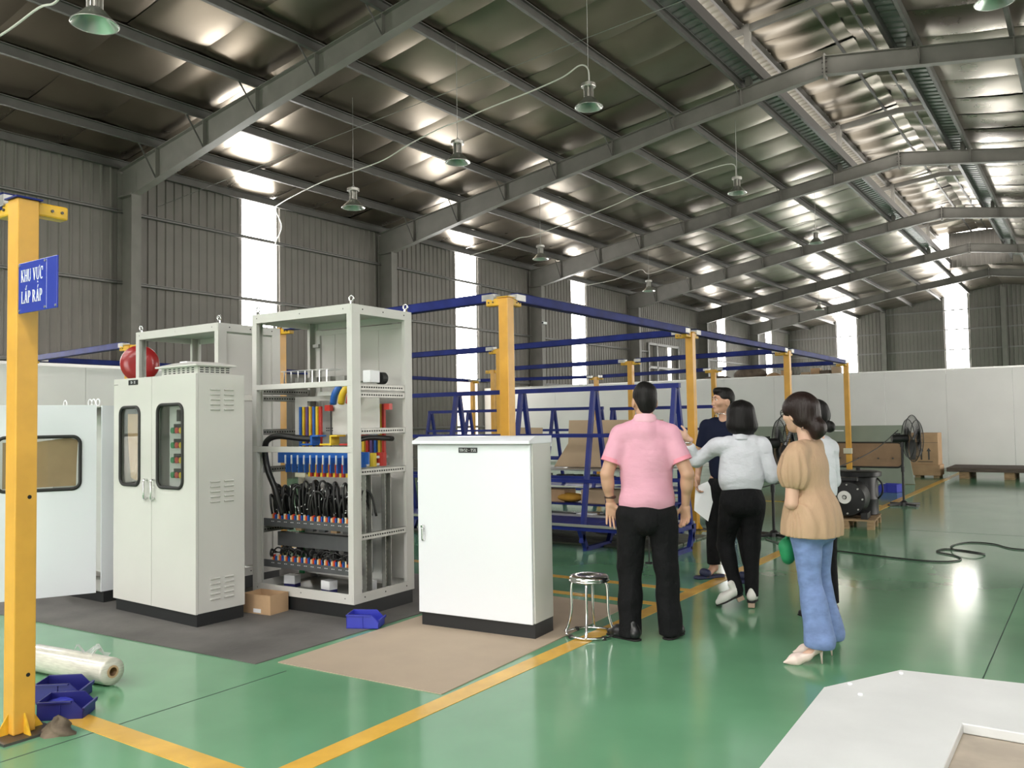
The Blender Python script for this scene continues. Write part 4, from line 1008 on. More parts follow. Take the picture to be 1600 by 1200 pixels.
pos = [(-6.05,9.7,.42,.5,.3,.16),(-5.75,9.62,.42,.4,.25,.10),(-5.3,9.65,.42,.45,.3,.18),(-5.95,9.6,.18,.6,.3,.1),(-5.45,9.6,.18,.25,.3,.12),(-5.15,9.6,.18,.3,.3,.1)]
for (nm, mm), lab, (x, y, z, sx, sy, sz) in zip(hw, labs, pos):
    t = thing(nm, lab, nm.split('_')[-1], (x, y, z))
    if 'sack' in nm: MB().sphere((0,0,sz/2+.012), (sx/2,sy/2,sz/2+.012), 14, 8).build('sack', mm, t, smooth=True); MB().torus((sx/2-.01,0,sz/2), .03, .012, 10, 6, RY90).build('tie', m_black, t, smooth=True)
    else: MB().b2((-sx/2,-sy/2,0), (sx/2,sy/2,sz)).build('body', mm, t, bevel=.01); MB().b2((-sx/2-.004,-.03,sz-.02), (sx/2+.004,.03,sz+.002)).build('lid_strip', m_dkzinc if mm is m_black else m_card2, t)
bk = MB(); rs = np.random.RandomState(12)
for k in range(17): bk.box((-1.5+k*.125, -.2+.3*rs.rand(), .745), (.05+.06*rs.rand(),.08,.03+.05*rs.rand()), rz(rs.rand()))
o = bk.build('hardware', m_dkzinc, sh); stuff(o)
cl = MB().sphere((0,0,.07), (.16,.12,.07), 14, 8).build('cloth_bundle', mat('ochre_cloth', (.5,.3,.04), .9, var=.25, vscale=9), smooth=True); cl.location = (-5.62,8.62,.292); tag(cl, 'ochre cloth bundle on the base of the blue rack beside the white cabinet', 'cloth')

# ---------- machined parts on the third yard: trestle shapes by the left wall
bnch = thing('steel_bench', 'low grey steel bench with sheet stock below the second daylight strip', 'bench', (-14.4, 16.6, 0))
for z in (.95, .6, .3): MB().b2((-1.9,-.4,z-.03), (1.9,.4,z)).build('shelf', m_purlin, bnch)
for x in (-1.85, 0, 1.85):
    for y in (-.37, .37): MB().b2((x-.03,y-.03,0), (x+.03,y+.03,.95)).build('leg', m_purlin, bnch)
for k in range(4): MB().b2((-1.7+k*.1,-.35,.955+k*.02), (1.5-k*.15,.3,.97+k*.02)).build('sheet_stock', m_zinc, bnch)

# ---------- red hose reel
hr = thing('hose_reel', 'round red hose reel on the yellow post behind the two-door cabinet', 'hose reel', (-9.3, 5.72, 0), math.radians(57))
m_red = mat('red_reel_enamel', (.30,.012,.014), .3, 0, coat=.3)
MB().lathe([(0,-.11),(.10,-.11),(.205,-.10),(.215,-.07),(.215,.07),(.205,.10),(.1,.11),(0,.11)], 36, (0,0,2.24), RX90).build('drum', m_red, hr, smooth=True)
MB().torus((0,-.09,2.24), .19, .012, 36, 6, RX90).build('rim', m_red, hr, smooth=True)
MB().b2((-.03,.1,1.9), (.03,.14,2.5)).build('bracket', m_yel, hr); MB().b2((-.03,.1,0), (.03,.14,1.9)).build('stand', m_yel, hr); MB().b2((-.15,.0,0), (.15,.25,.02)).build('foot_plate', m_yel, hr)

# ---------- pedestal fans
def fan(label, loc, rot, hub=1.30, R_=.34, m=m_black):
    t = thing('pedestal_fan', label, 'fan', loc, rot, 'black pedestal fans')
    b = MB()
    for k in range(4): a = PI/2*k+.4; MB().bar((0,0,.03), (.30*math.cos(a),.30*math.sin(a),.02), .05, .028).build('base_leg', m, t)
    MB().lathe([(0,.0),(.07,.0),(.06,.05),(.03,.08),(.0,.08)], 20).build('base_hub', m, t)
    MB().cyl((0,0,.05), (0,0,hub-.1), .019, 12).build('pole', m, t); MB().cyl((0,0,.55), (0,0,.64), .028, 12).build('height_collar', m, t)
    hd = MB(); hd.cyl((0,-.16,hub), (0,.10,hub), .065, 18); hd.build('motor', m, t, bevel=.01); MB().cyl((0,0,hub-.14), (0,0,hub-.03), .03, 10).build('tilt_neck', m, t); MB().b2((-.02,-.1,hub+.06), (.02,-.02,hub+.09)).build('knob', m, t)
    for y, rr in ((.10,R_*.82),(.17,R_),(.24,R_*.78)):
        MB().torus((0,y,hub), rr, .006, 40, 6, RX90).build('guard_ring', m, t, smooth=True)
    g = MB()
    for k in range(72):
        a = 2*PI*k/72; c, s = math.cos(a), math.sin(a)
        g.tube([(0,.075,hub),(R_*.82*c,.10,hub+R_*.82*s),(R_*c,.17,hub+R_*s),(R_*.78*c,.24,hub+R_*.78*s),(.05*c,.265,hub+.05*s)], .0022, 4)
    stuff(g.build('guard_wire', m, t)); MB().cyl((0,.255,hub), (0,.27,hub), .06, 18).build('badge', m, t)
    for k in range(3):
        a = 2*PI*k/3+.5; V = []; F = []
        for i in range(6):
            r_ = .04+(R_-.07)*i/5
            for s in (-1, 1): w = .045+.07*math.sin(PI*min(1,i/5+.1)); V.append((r_*math.cos(a+s*w/ max(r_,.06)*.8), .17+s*.025, hub+r_*math.sin(a+s*w/max(r_,.06)*.8)))
        n = len(V); V += [(v[0],v[1]+.004,v[2]) for v in V]
        for i in range(5): F += [(2*i,2*i+1,2*i+3,2*i+2),(n+2*i,n+2*i+2,n+2*i+3,n+2*i+1)]
        MB().add(V, F).build('blade', m_dkzinc, t, smooth=True)
    return t
fan('pedestal fan standing alone on the aisle line at right', (-2.70,15.2,0), math.radians(-62), 1.10, .385)
fan('pedestal fan half hidden between the white and beige blouses', (-3.40,10.62,0), math.radians(-55), 1.16, .36)

# ---------- compressor on pallet
m_wood = mat('pallet_wood', (.33,.22,.12), .8, 0, var=.25, vscale=6, stretch=(1,6,6))
pa = thing('wooden_pallet', 'small wooden pallet under the black motor', 'pallet', (-2.86, 12.2, 0), math.radians(6))
for k in range(5): MB().b2((-.36,-.45+k*.19,.105), (.36,-.31+k*.19,.125)).build('deck_board', m_wood, pa)
for x in (-.31, 0, .31): MB().b2((x-.04,-.45,.085), (x+.04,.45,.105)).build('stringer', m_wood, pa)
for x in (-.31, 0, .31):
    for y in (-.40, 0, .40): MB().b2((x-.045,y-.05,0), (x+.045,y+.05,.085)).build('pallet_block', m_wood, pa)
m_blk = mat('black_cast_iron', (.006,.006,.007), .4, 0, spec=.35)
mo = thing('electric_motor', 'round black motor with a silver end plate on the wooden pallet', 'motor', (-2.81, 12.0, .1255), math.radians(6))
RXm = RX90
MB().lathe([(0,-.24),(.10,-.24),(.12,-.225),(.22,-.20),(.245,-.17),(.25,-.10),(.235,0),(.245,.10),(.22,.2),(.0,.22)], 32, (0,0,.265), RX90).build('housing', m_blk, mo, auto=True)
MB().lathe([(.03,.24),(.085,.24),(.085,.25),(.03,.25)], 24, (-.03,0,.29), RX90).build('end_plate', m_alu, mo); MB().cyl((-.03,-.27,.29), (-.03,-.2,.29), .02, 12).build('shaft', m_galv, mo)
for k in range(8): a = 2*PI*k/8; MB().cyl((.19*math.cos(a),-.235,.265+.19*math.sin(a)), (.19*math.cos(a),-.19,.265+.19*math.sin(a)), .012, 6).build('bolt', m_galv, mo)
for s in (-1, 1): MB().b2((s*.2-.04,-.18,0), (s*.2+.04,.18,.08)).build('mounting_foot', m_blk, mo)
MB().b2((-.12,-.12,.49), (.12,.05,.54)).build('terminal_box', m_blk, mo, bevel=.01)
tk = thing('oil_drum', 'black lidded drum behind the motor on the pallet', 'drum', (-2.80, 12.52, .1255), 0)
MB().lathe([(0,0),(.24,0),(.25,.01),(.25,.2),(.255,.21),(.255,.23),(.25,.24),(.25,.55),(.0,.55)], 32).build('shell', m_blk, tk, auto=True)
MB().lathe([(0,.60),(.05,.605),(.26,.60),(.30,.585),(.30,.53),(.28,.52),(.25,.52)], 32).build('lid', m_blk, tk, auto=True); MB().lathe([(0,.64),(.03,.64),(.03,.60),(.0,.60)], 12).build('knob', m_blk, tk)
MB().tube(catmull([(.25,-.02,.5),(.31,-.02,.42),(.31,-.02,.3),(.25,-.02,.22)], 5), .012, 8).build('handle', m_blk, tk, smooth=True)
o = thing('carton', 'low brown carton on the floor left of the black motor', 'carton', (-3.55, 13.0, 0), .2); MB().b2((-.3,-.2,0), (.3,.2,.32)).build('body', m_card, o, bevel=.006); MB().b2((-.301,-.02,.1), (.301,.02,.322)).build('tape', m_card2, o)

# ---------- things by the white partition
m_grboard = mat('grey_green_board', (.26,.30,.24), .6, 0, var=.05, vscale=2)
gb = thing('machine_panel', 'leaning grey-green panel with a long padded brown inset', 'panel', (-4.0, 19.72, 0))
tl = math.radians(6); R_ = np.array([[1,0,0],[0,math.cos(tl),math.sin(tl)],[0,-math.sin(tl),math.cos(tl)]])
gbm = MB(); gbm.prism([(-3.2,.01),(.72,.01),(.50,1.27),(-3.2,1.27)], (0,.03,0), (1,0,0), (0,.10,.995), (0,1,-.1), .04); gbm.build('board', m_grboard, gb)
mb = MB()
P = rrect(-2.6,.36,.49,.89,.11)
mb.prism(P, (0,.02,0), (1,0,0), (0,.10,.995), (0,-1,.1), .02); mb.build('padded_inset', mat('brown_hardboard', (.30,.19,.11), .7, var=.12, vscale=3), gb)
gk = MB(); P3 = [(x, .005+.10*z, z) for x, z in rrect(-2.6,.36,.49,.89,.11)]; gk.tube(P3+P3[:2], .018, 6, cap=False); gk.build('inset_gasket', m_rubber, gb, smooth=True)
for x in (-1.9,-1.2,-.8,-.4,0,.3): MB().cyl((x,.02+.05,.55), (x,.025,.55), .018, 8).build('button', m_bolt, gb)
MB().b2((-.92,.135,1.14), (-.72,.16,1.165)).build('label', m_white, gb)
bxs = thing('shipping_carton', 'large brown carton with two upward arrows by the white partition', 'carton', (-3.55, 22.2, 0))
MB().b2((-.55,-.2,.30), (.42,.4,1.05)).build('carton', m_card, bxs, bevel=.01); MB().b2((-.55,-.22,.05), (.45,.4,.30)).build('base_carton', m_card, bxs, bevel=.01)
for k in range(3): MB().b2((-.5+k*.4,-.18,0), (-.38+k*.4,.36,.05)).build('pallet_runner', m_wood, bxs)
MB().b2((-.55,-.202,.82), (.42,-.2,.827)).build('flap_line', m_bolt, bxs)
ar = MB()
for x in (.06, .22):
    ar.prism([(-.018,.42),(.018,.42),(.018,.62),(.05,.62),(0,.70),(-.05,.62),(-.018,.62)], (x,-.203,0), (1,0,0), (0,0,1), (0,-1,0), .001)
ar.b2((-.02,-.204,.37), (.30,-.203,.385)); ar.build('arrow_print', m_bolt, bxs)
pf = thing('loading_platform', 'long dark wooden platform on pallet feet before the white partition', 'platform', (0, 22.6, 0))
m_dkwood = mat('dark_weathered_wood', (.10,.075,.06), .75, 0, var=.3, vscale=4, stretch=(1,8,8))
for k in range(5): MB().b2((-2.95,-.75+k*.3,.16), (4.5,-.47+k*.3,.25)).build('deck_plank', m_dkwood, pf)
for x in (-2.6,-1.7,-.8,.1,1,1.9,2.8,3.7): MB().b2((x-.1,-.7,0), (x+.1,.7,.16)).build('foot_block', m_wood, pf)
bin_('small blue bin on the far floor behind the pedestal fan', (-3.40,17.7,0), 1.4, m_bin, 1.6)

# goods on the ledge behind the partition top
m_sack = mat('brown_sacking', (.13,.10,.075), .9, 0, var=.3, vscale=6)
shf = thing('storage_shelf', 'long storage shelf behind the white partition carrying sacks and cartons', 'shelf', (-9.5, 26.1, 0))
MB().b2((-4.5,-.7,2.50), (6.5,.7,2.56)).build('shelf_board', m_wood, shf)
for x in (-4.3,-2.1,0,2.1,4.3,6.3):
    for y in (-.6,.6): MB().b2((x-.04,y-.04,0), (x+.04,y+.04,2.5)).build('upright', m_girt, shf)
def mound(label, x, y, sx, sz, m):
    o = MB().sphere((0,0,sz*.55), (sx,.45,sz), 18, 10).build('sack', m, smooth=True); o.location = (x,y,2.565+sz*.45); tag(o, label, 'sack', 'sacks on the shelf behind the partition')
mound('flat dark sack on the shelf above the man in navy', -10.0,26.0,.5,.13,m_sack); mound('large brown sack heap above the white blouse', -8.95,26.1,.52,.24,m_sack); mound('smaller brown sack between sack heap and cartons', -8.18,26.0,.2,.14,m_card)
rs = np.random.RandomState(21)
labs = ['leftmost carton of the row on the far shelf', 'second carton of the row on the far shelf', 'tilted carton in the middle of the far shelf row', 'fourth carton of the row on the far shelf', 'low carton near the right of the far shelf row', 'last carton at the right end of the far shelf']
for k in range(6):
    t = thing('carton', labs[k], 'carton', (-7.78+k*.29, 25.95+.1*rs.rand(), 2.561), rs.rand()*.12, 'cartons on the shelf behind the partition'); hgt = .18+.2*rs.rand()
    MB().b2((-.125,-.15,0), (.125,.15,hgt)).build('body', [m_card, m_sack, m_card2][k % 3], t); MB().b2((-.126,-.03,.02), (.126,.03,hgt+.002)).build('tape', m_cream, t)

# ---------- cables on the floor
def floor_cable(label, pts, r=.012): o = MB().tube(catmull([(x,y,r+.001+(p[2] if len(p) > 2 else 0)) for p in pts for x, y in [p[:2]]], 8), r, 7).build('floor_cable', m_cblk, smooth=True); tag(o, label, 'cable'); return o
floor_cable('long dark cable snaking across the green floor at right', [(-3.4,10.3),(-3.0,9.9),(-2.42,9.75),(-2.0,9.62),(-1.61,9.52),(-1.35,9.55),(-1.22,9.75),(-1.3,10.0),(-1.5,10.2),(-1.45,10.45),(-1.22,10.4),(-1.05,10.25),(-1.15,10.1,.024),(-1.35,10.3,.024),(-1.42,10.75),(-1.3,11.1),(-1.05,11.1),(-.8,10.8),(-.3,10.9),(.6,11.3)], .0075)
o = MB().tube(catmull([(-2.72,15.02,1.24),(-2.95,14.4,.95),(-3.3,13.6,.72),(-3.8,12.6,.55),(-4.3,11.6,.40),(-4.5,11.0,.30)], 6), .008, 6).build('fan_cord', m_cblk, smooth=True); tag(o, 'black cord strung from the lone pedestal fan to a yellow post', 'cord')
pe = MB().b2((-.09,-.03,-.06), (.09,.03,.06)).build('socket_box', m_cream, bevel=.008); pe.location = (-4.54,19.41,.72); tag(pe, 'cream socket box on the last front-row yellow post', 'socket box')
# wooden slats on the floor behind the racks
sl_ = thing('slat_floor', 'grey wooden slat platform on the floor under the blue racks', 'platform', (-5.6, 9.6, 0))
m_slat = mat('grey_slat_wood', (.17,.18,.14), .6, 0, var=.2, vscale=3, stretch=(1,6,6))
for k in range(7): MB().b2((-2.4,-.75+k*.2,.001), (1.5,-.58+k*.2,.02)).build('slat', m_slat, sl_)
# stand rod near the pink-shirted man
sr = thing('floor_stand', 'thin black rod stand between the legs of the pink-shirted man', 'stand', (-3.88, 8.05, 0))
MB().cyl((0,0,.012), (0,0,.5), .008, 8).build('rod', m_black, sr); MB().cyl((0,0,0), (0,0,.012), .045, 16).build('foot', m_black, sr)

# ---------- white table in the foreground
m_tabw = mat('scuffed_white_panel', (.60,.61,.60), .35, 0, var=.05, vscale=5)
m_recess = mat('beige_recess', (.42,.36,.29), .6, 0, var=.15, vscale=9)
tb = thing('work_table', 'scuffed white panel with a cut-out lying as a table top in the foreground', 'table', (0,0,0))
ZT = .75; x0, y0, x1, y1 = -.30, 1.2, .35, 2.33
top = MB()
out = [(-.60,1.2),(-.655,2.44),(-.51,2.72),(-.20,2.76),(.9,2.86),(.9,1.2)]
hole = [(x0,y0+.05),(x0,y1),(x1,y1),(x1,y0+.05)]
V = [(p[0],p[1],ZT) for p in out]+[(p[0],p[1],ZT) for p in hole]; V += [(v[0],v[1],ZT-.025) for v in V]
F = [(0,1,7,6),(1,2,7),(2,3,7),(3,8,7),(3,4,8),(4,5,9,8),(5,0,6,9)]; n = 10
F += [tuple(i+n for i in reversed(f)) for f in F]; F += [(i,(i+1) % 6,(i+1) % 6+n,i+n) for i in range(6)]+[(6+i,6+i+n,6+(i+1) % 4+n,6+(i+1) % 4) for i in range(4)]
top.add(V, F).build('table_top', m_tabw, tb, bevel=.003)
MB().b2((x0-.01,y0,ZT-.06), (x1+.01,y1+.01,ZT-.026)).build('recess_tray', m_recess, tb)
for (x, y) in ((-.52,1.3),(-.52,2.35),(.8,1.3),(.8,2.65)): MB().b2((x-.02,y-.02,0), (x+.02,y+.02,ZT-.025)).build('leg', m_girt, tb)
MB().bar((-.52,1.3,ZT-.05), (-.52,2.35,ZT-.05), .03, .04).build('apron', m_girt, tb)
for k, (x, y) in enumerate(((-.5,2.68),(-.60,2.5),(-.555,2.42))): MB().cyl((x,y,ZT), (x,y,ZT+.004), .006, 10).build('screw', m_white, tb)
# ================================================================== people: bodies grown from signed distance fields
class SDF:
    def __init__(s): s.p = []; s.cuts = []; s.subs = []; s.disp = None; s.lo = np.array([1e9]*3); s.hi = -s.lo
    def _bb(s, c, r): s.lo = np.minimum(s.lo, np.asarray(c)-r); s.hi = np.maximum(s.hi, np.asarray(c)+r)
    def cone(s, a, b, ra, rb, k=.02):
        a = np.array(a, float); b = np.array(b, float); s.p.append(('c', a, b, ra, rb, k)); s._bb(a, ra); s._bb(b, rb); return s
    def chain(s, pts, rs, k=.02):
        for i in range(len(pts)-1): s.cone(pts[i], pts[i+1], rs[i], rs[i+1], k)
        return s
    def ell(s, c, r, R=None, k=.03):
        c = np.array(c, float); r = np.array(r, float); s.p.append(('e', c, r, R, 0, k)); s._bb(c, r.max() if R is not None else r); return s
    def cut(s, p, n): n = np.array(n, float); s.cuts.append((np.array(p, float), n/np.linalg.norm(n))); return s
    def sub(s, o, k=.01): s.subs.append((o, k)); return s
    def __call__(s, P):
        d = None
        for (t, a, b, c, e, k) in s.p:
            if t == 'c':
                ba = b-a; L2 = float(ba@ba)+1e-12; pa = P-a
                h = np.clip((pa@ba)/L2, 0, 1); q = np.sqrt(((pa-h[:,None]*ba)**2).sum(1))-(c+(e-c)*h)
            else:
                q0 = P-a
                if c is not None: q0 = q0 @ c
                k0 = np.sqrt(((q0/b)**2).sum(1)); k1 = np.sqrt(((q0/(b*b))**2).sum(1))+1e-9; q = k0*(k0-1)/k1
            if d is None: d = q
            elif k <= 0: d = np.minimum(d, q)
            else:
                h = np.clip(.5+.5*(q-d)/k, 0, 1); d = q*(1-h)+d*h-k*h*(1-h)
        for (o, k) in s.subs:
            q = -o(P); h = np.clip(.5-.5*(q-d)/k, 0, 1); d = q*(1-h)+d*h+k*h*(1-h)
        if s.disp is not None: d = d+s.disp(P)
        for (p, n) in s.cuts: d = np.maximum(d, (P-p)@n)
        return d
def surface(sdf, h):
    lo = sdf.lo-2.5*h; hi = sdf.hi+2.5*h; N = np.ceil((hi-lo)/h).astype(int)+1
    B = 6; cs = [np.arange(0, n+B, B) for n in N]
    CX, CY, CZ = np.meshgrid(*[lo[i]+(cs[i]+B/2)*h for i in range(3)], indexing='ij')
    dc = sdf(np.stack([CX.ravel(), CY.ravel(), CZ.ravel()], 1)).reshape(CX.shape)
    full = np.repeat(np.repeat(np.repeat(dc, B, 0), B, 1), B, 2)[:N[0],:N[1],:N[2]].copy()
    m = np.abs(full) < B*h*1.35
    I = np.argwhere(m); full[m] = sdf(lo+I*h)
    v = full; ins = v < 0
    nx, ny, nz = [n-1 for n in N]
    cnt = np.zeros((nx,ny,nz), np.int32); pos = np.zeros((nx,ny,nz,3))
    corner = lambda i, j, k: (slice(i, i+nx), slice(j, j+ny), slice(k, k+nz))
    for ax in range(3):
        for a in (0, 1):
            for b in (0, 1):
                o0 = [0,0,0]; o = [x for x in range(3) if x != ax]; o0[o[0]] = a; o0[o[1]] = b; o1 = list(o0); o1[ax] = 1
                v0, v1 = v[corner(*o0)], v[corner(*o1)]; cr = (v0 < 0) != (v1 < 0)
                t = np.where(cr, v0/(v0-v1+1e-12), 0); cnt += cr
                for q in range(3): pos[..., q] += np.where(cr, o0[q]+(t if q == ax else 0), 0)
    act = cnt > 0; idx = -np.ones((nx,ny,nz), np.int64); idx[act] = np.arange(act.sum())
    cells = np.argwhere(act); V = lo+(cells+pos[act]/cnt[act][:,None])*h
    F = []
    for ax in range(3):
        o = [x for x in range(3) if x != ax]
        s0 = [slice(1, n) for n in (nx,ny,nz)]; s0[ax] = slice(0, (nx,ny,nz)[ax])
        sl0 = list(s0); sl1 = list(s0); sl1[ax] = slice(1, (nx,ny,nz)[ax]+1)
        a, b = ins[tuple(sl0)], ins[tuple(sl1)]; E = np.argwhere(a != b)
        if not len(E): continue
        flip = a[tuple(E.T)]; base = E.copy(); base[:, o[0]] += 1; base[:, o[1]] += 1
        def at(d0, d1):
            c = base.copy(); c[:, o[0]] += d0; c[:, o[1]] += d1; return idx[tuple(c.T)]
        q = np.stack([at(-1,-1), at(0,-1), at(0,0), at(-1,0)], 1)
        if ax == 1: flip = ~flip
        q[~flip] = q[~flip][:, ::-1]; F.append(q)
    F = np.concatenate(F); F = F[(F >= 0).all(1)]
    return V, F
def flesh(name, parts, m, parent, smooth=True):
    """parts: list of (sdf, h); joined into one mesh"""
    Vs, Fs, n = [], [], 0
    for (s, h) in parts:
        V, F = surface(s, h); Vs.append(V); Fs.append(F+n); n += len(V)
    V = np.concatenate(Vs); F = np.concatenate(Fs)
    me = bpy.data.meshes.new(name); me.vertices.add(len(V)); me.vertices.foreach_set('co', V.ravel())
    me.loops.add(F.size); me.loops.foreach_set('vertex_index', F.ravel().astype(np.int32))
    me.polygons.add(len(F)); me.polygons.foreach_set('loop_start', np.arange(0, F.size, 4, dtype=np.int32)); me.polygons.foreach_set('loop_total', np.full(len(F), 4, np.int32))
    me.update(calc_edges=True); me.validate()
    bm = bmesh.new(); bm.from_mesh(me); bmesh.ops.recalc_face_normals(bm, faces=bm.faces); bmesh.ops.smooth_vert(bm, verts=bm.verts, factor=.35, use_axis_x=True, use_axis_y=True, use_axis_z=True); bm.to_mesh(me); bm.free()
    me.polygons.foreach_set('use_smooth', [True]*len(me.polygons))
    me.materials.append(m); o = bpy.data.objects.new(name, me); COL.objects.link(o)
    if parent is not None: o.parent = parent
    return o
A3 = lambda *v: np.array(v, float)
def unit(v): v = np.array(v, float); return v/np.linalg.norm(v)
def rotaxis(v, ax, a):
    ax = unit(ax); return v*math.cos(a)+np.cross(ax, v)*math.sin(a)+ax*(ax@v)*(1-math.cos(a))
def hand(wrist, f, n, thumb, curl=.35, spread=.06, sc=1.0, curls=None):
    """f finger direction, n palm normal (out of the palm), thumb = side vector towards the thumb"""
    f = unit(f); t = unit(np.array(thumb)-(np.array(thumb)@f)*f); n = unit(np.array(n)-(np.array(n)@f)*f-(np.array(n)@t)*t)
    s = SDF(); w = np.array(wrist, float)
    s.cone(w-f*.03*sc, w+f*.015*sc, .026*sc, .027*sc, .02)
    lens = [(.040,.024,.019), (.044,.028,.020), (.041,.026,.019), (.032,.020,.017)]
    cs = curls or [curl*.85, curl, curl*1.05, curl*1.15]
    for i in range(4):
        off = (.027-.018*i)*sc; kn = w+f*(.088-.004*abs(i-1))*sc+t*off
        s.cone(w+f*.02*sc+t*off*.6, kn, .0155*sc, .0115*sc, .016)
    fg = SDF()
    for i in range(4):
        off = (.027-.018*i)*sc; kn = w+f*(.086-.004*abs(i-1))*sc+t*off
        d = rotaxis(f, n, 0)+t*(1.5-i)*spread; d = unit(d); p = kn; r = .0092*sc
        for j, L in enumerate(lens[i]):
            d = rotaxis(d, np.cross(d, n), cs[i]*(.7 if j == 0 else 1.0)); q = p+d*L*sc
            s.cone(p, q, r, r*.9, .004); p = q; r *= .9
    p0 = w+f*.022*sc+t*.022*sc; d = unit(f*.62+t*.62+n*.35)
    p1 = p0+d*.042*sc; d2 = unit(f*.85+t*.28+n*.4); p2 = p1+d2*.03*sc; p3 = p2+unit(f*.95+t*.05+n*.45)*.022*sc
    s.cone(p0, p1, .0165*sc, .012*sc, .014); s.cone(p1, p2, .0115*sc, .0100*sc, .004); s.cone(p2, p3, .0100*sc, .008*sc, .004)
    return s
class Uni:
    """smooth union of several fields, each with its own cuts"""
    def __init__(s, fs, k=.025): s.f = fs; s.k = k; s.lo = np.min([f.lo for f in fs], 0); s.hi = np.max([f.hi for f in fs], 0)
    def __call__(s, P):
        d = s.f[0](P)
        for f in s.f[1:]:
            q = f(P); h = np.clip(.5+.5*(q-d)/s.k, 0, 1); d = q*(1-h)+d*h-s.k*h*(1-h)
        return d
def sleeve(s_, e_, L_, r0, r1, root, seed, amp=.003):
    d_ = unit(e_-s_); f = SDF(); f.cone(s_*.68+np.array(root)*.32, s_+d_*.02, r0*1.05, r0, 0); f.cone(s_, s_+d_*(L_+.06), r0, r1, .02); f.disp = folds(amp, seed); f.cut(s_+d_*L_, d_); return f
def folds(amp, seed, f=(18, 26, 11)):
    rs = np.random.RandomState(seed); ph = rs.rand(6)*6.3
    def fn(P):
        x, y, z = P[:,0], P[:,1], P[:,2]
        return amp*(np.sin(f[0]*z+6*x+ph[0]+2*np.sin(7*x+ph[1]))*.5+np.sin(f[1]*z-9*x+7*y+ph[2])*.3+np.sin(f[2]*x+5*z+ph[3])*.5)
    return fn
m_skin = mat('skin', (.52,.30,.20), .5, 0, var=.06, vscale=9)
m_skinl = mat('fair_skin', (.60,.37,.27), .5, 0, var=.05, vscale=9)
m_hair = mat('black_hair', (.007,.006,.006), .5, 0, bump=.3, bscale=60, stretch=(1,1,.15), spec=.22)
m_hairb = mat('dark_brown_hair', (.016,.008,.007), .45, 0, bump=.3, bscale=60, stretch=(1,1,.15), spec=.3)
m_pink = mat('pink_polo_cotton', (.70,.35,.45), .8, 0, var=.03, vscale=6, bump=.5, bscale=3.2, bdist=.05, stretch=(1,1,1.6))
m_pinkd = mat('deep_pink_trim', (.78,.28,.36), .8)
m_trouser = mat('black_trouser_cloth', (.0065,.0065,.0075), .85, spec=.2, bump=.8, bscale=7, bdist=.06, stretch=(1,1,.7))
m_navy = mat('navy_shirt_cotton', (.009,.012,.030), .85, spec=.15)
m_blouse = mat('white_blouse_cotton', (.66,.67,.72), .75, 0, var=.03, vscale=5, bump=.6, bscale=5, bdist=.06, stretch=(1,1,1.5))
m_beige = mat('beige_blouse_cloth', (.45,.295,.185), .75, 0, var=.04, vscale=6, bump=.6, bscale=5, bdist=.05, stretch=(1.6,1.6,.6))
m_denim = mat('light_blue_denim', (.165,.235,.45), .8, 0, var=.16, vscale=14, bump=.4, bscale=6, bdist=.03, stretch=(1,1,1.5))
m_shoe = mat('black_leather_shoe', (.012,.012,.013), .35); m_shoew = mat('white_leather_shoe', (.70,.68,.64), .45); m_pump = mat('blush_pump_leather', (.72,.58,.52), .35)
m_sand = mat('navy_sandal', (.02,.025,.07), .6); m_lip = mat('lip', (.42,.16,.13), .5); m_eyew = mat('eye_white', (.75,.72,.68), .3); m_strap = mat('brown_leather_strap', (.06,.03,.02), .5)
m_block = mat('tan_block_heel', (.42,.30,.22), .6)

def head_sdf(c, yaw, s=1.0, pitch=0.0):
    """c = centre of the skull, yaw about z (0 looks along +y)"""
    cy, sy = math.cos(yaw), math.sin(yaw); R = np.array([[cy,-sy,0],[sy,cy,0],[0,0,1.0]])
    if pitch: cp, sp = math.cos(pitch), math.sin(pitch); R = R @ np.array([[1,0,0],[0,cp,-sp],[0,sp,cp]])
    c = np.array(c, float); L = lambda x, y, z: c+R @ (np.array([x,y,z])*s)
    h = SDF()
    h.ell(L(0,-.008,.022), np.array([.074,.094,.092])*s, R, 0); h.ell(L(0,.022,-.045), np.array([.057,.066,.075])*s, R, .045)
    h.ell(L(0,.060,-.088), np.array([.026,.026,.024])*s, R, .035)                       # chin
    h.cone(L(0,.086,.010), L(0,.103,-.030), .009*s, .013*s, .018)                        # nose
    for q in (-1, 1):
        h.ell(L(q*.013,.092,-.034), np.array([.009,.010,.008])*s, R, .01); h.ell(L(q*.045,.062,-.022), np.array([.024,.020,.020])*s, R, .03)
        h.ell(L(q*.076,-.008,-.018), np.array([.009,.022,.032])*s, R, .008)             # ears
        h.ell(L(q*.030,.074,.030), np.array([.024,.016,.010])*s, R, .02)                # brow
    h.ell(L(0,.088,-.058), np.array([.024,.012,.007])*s, R, .012)                        # lips
    e = SDF()
    for q in (-1, 1): e.ell(L(q*.031,.094,.012), np.array([.018,.014,.010])*s, R, 0)
    h.sub(e, .012)
    return h, L, R
def face_bits(L, R, s, parent, skin):
    for q in (-1, 1):
        e = MB().sphere(L(q*.031,.074,.012), .012*s, 12, 8).build('eye', m_eyew, parent, smooth=True)
        MB().sphere(L(q*.031,.0835,.012), .0055*s, 10, 6).build('iris', m_hole, e, smooth=True)
        MB().tube([L(q*.012,.092,.032), L(q*.032,.090,.038), L(q*.052,.074,.033)], [.003*s,.0042*s,.002*s], 6).build('eyebrow', m_hair, parent, smooth=True)
    MB().tube(catmull([L(-.022,.088,-.058), L(-.010,.098,-.056), L(0,.099,-.058), L(.010,.098,-.056), L(.022,.088,-.058)], 3), [.002*s]+[.0048*s]*11+[.002*s], 6).build('lips', m_lip, parent, smooth=True)

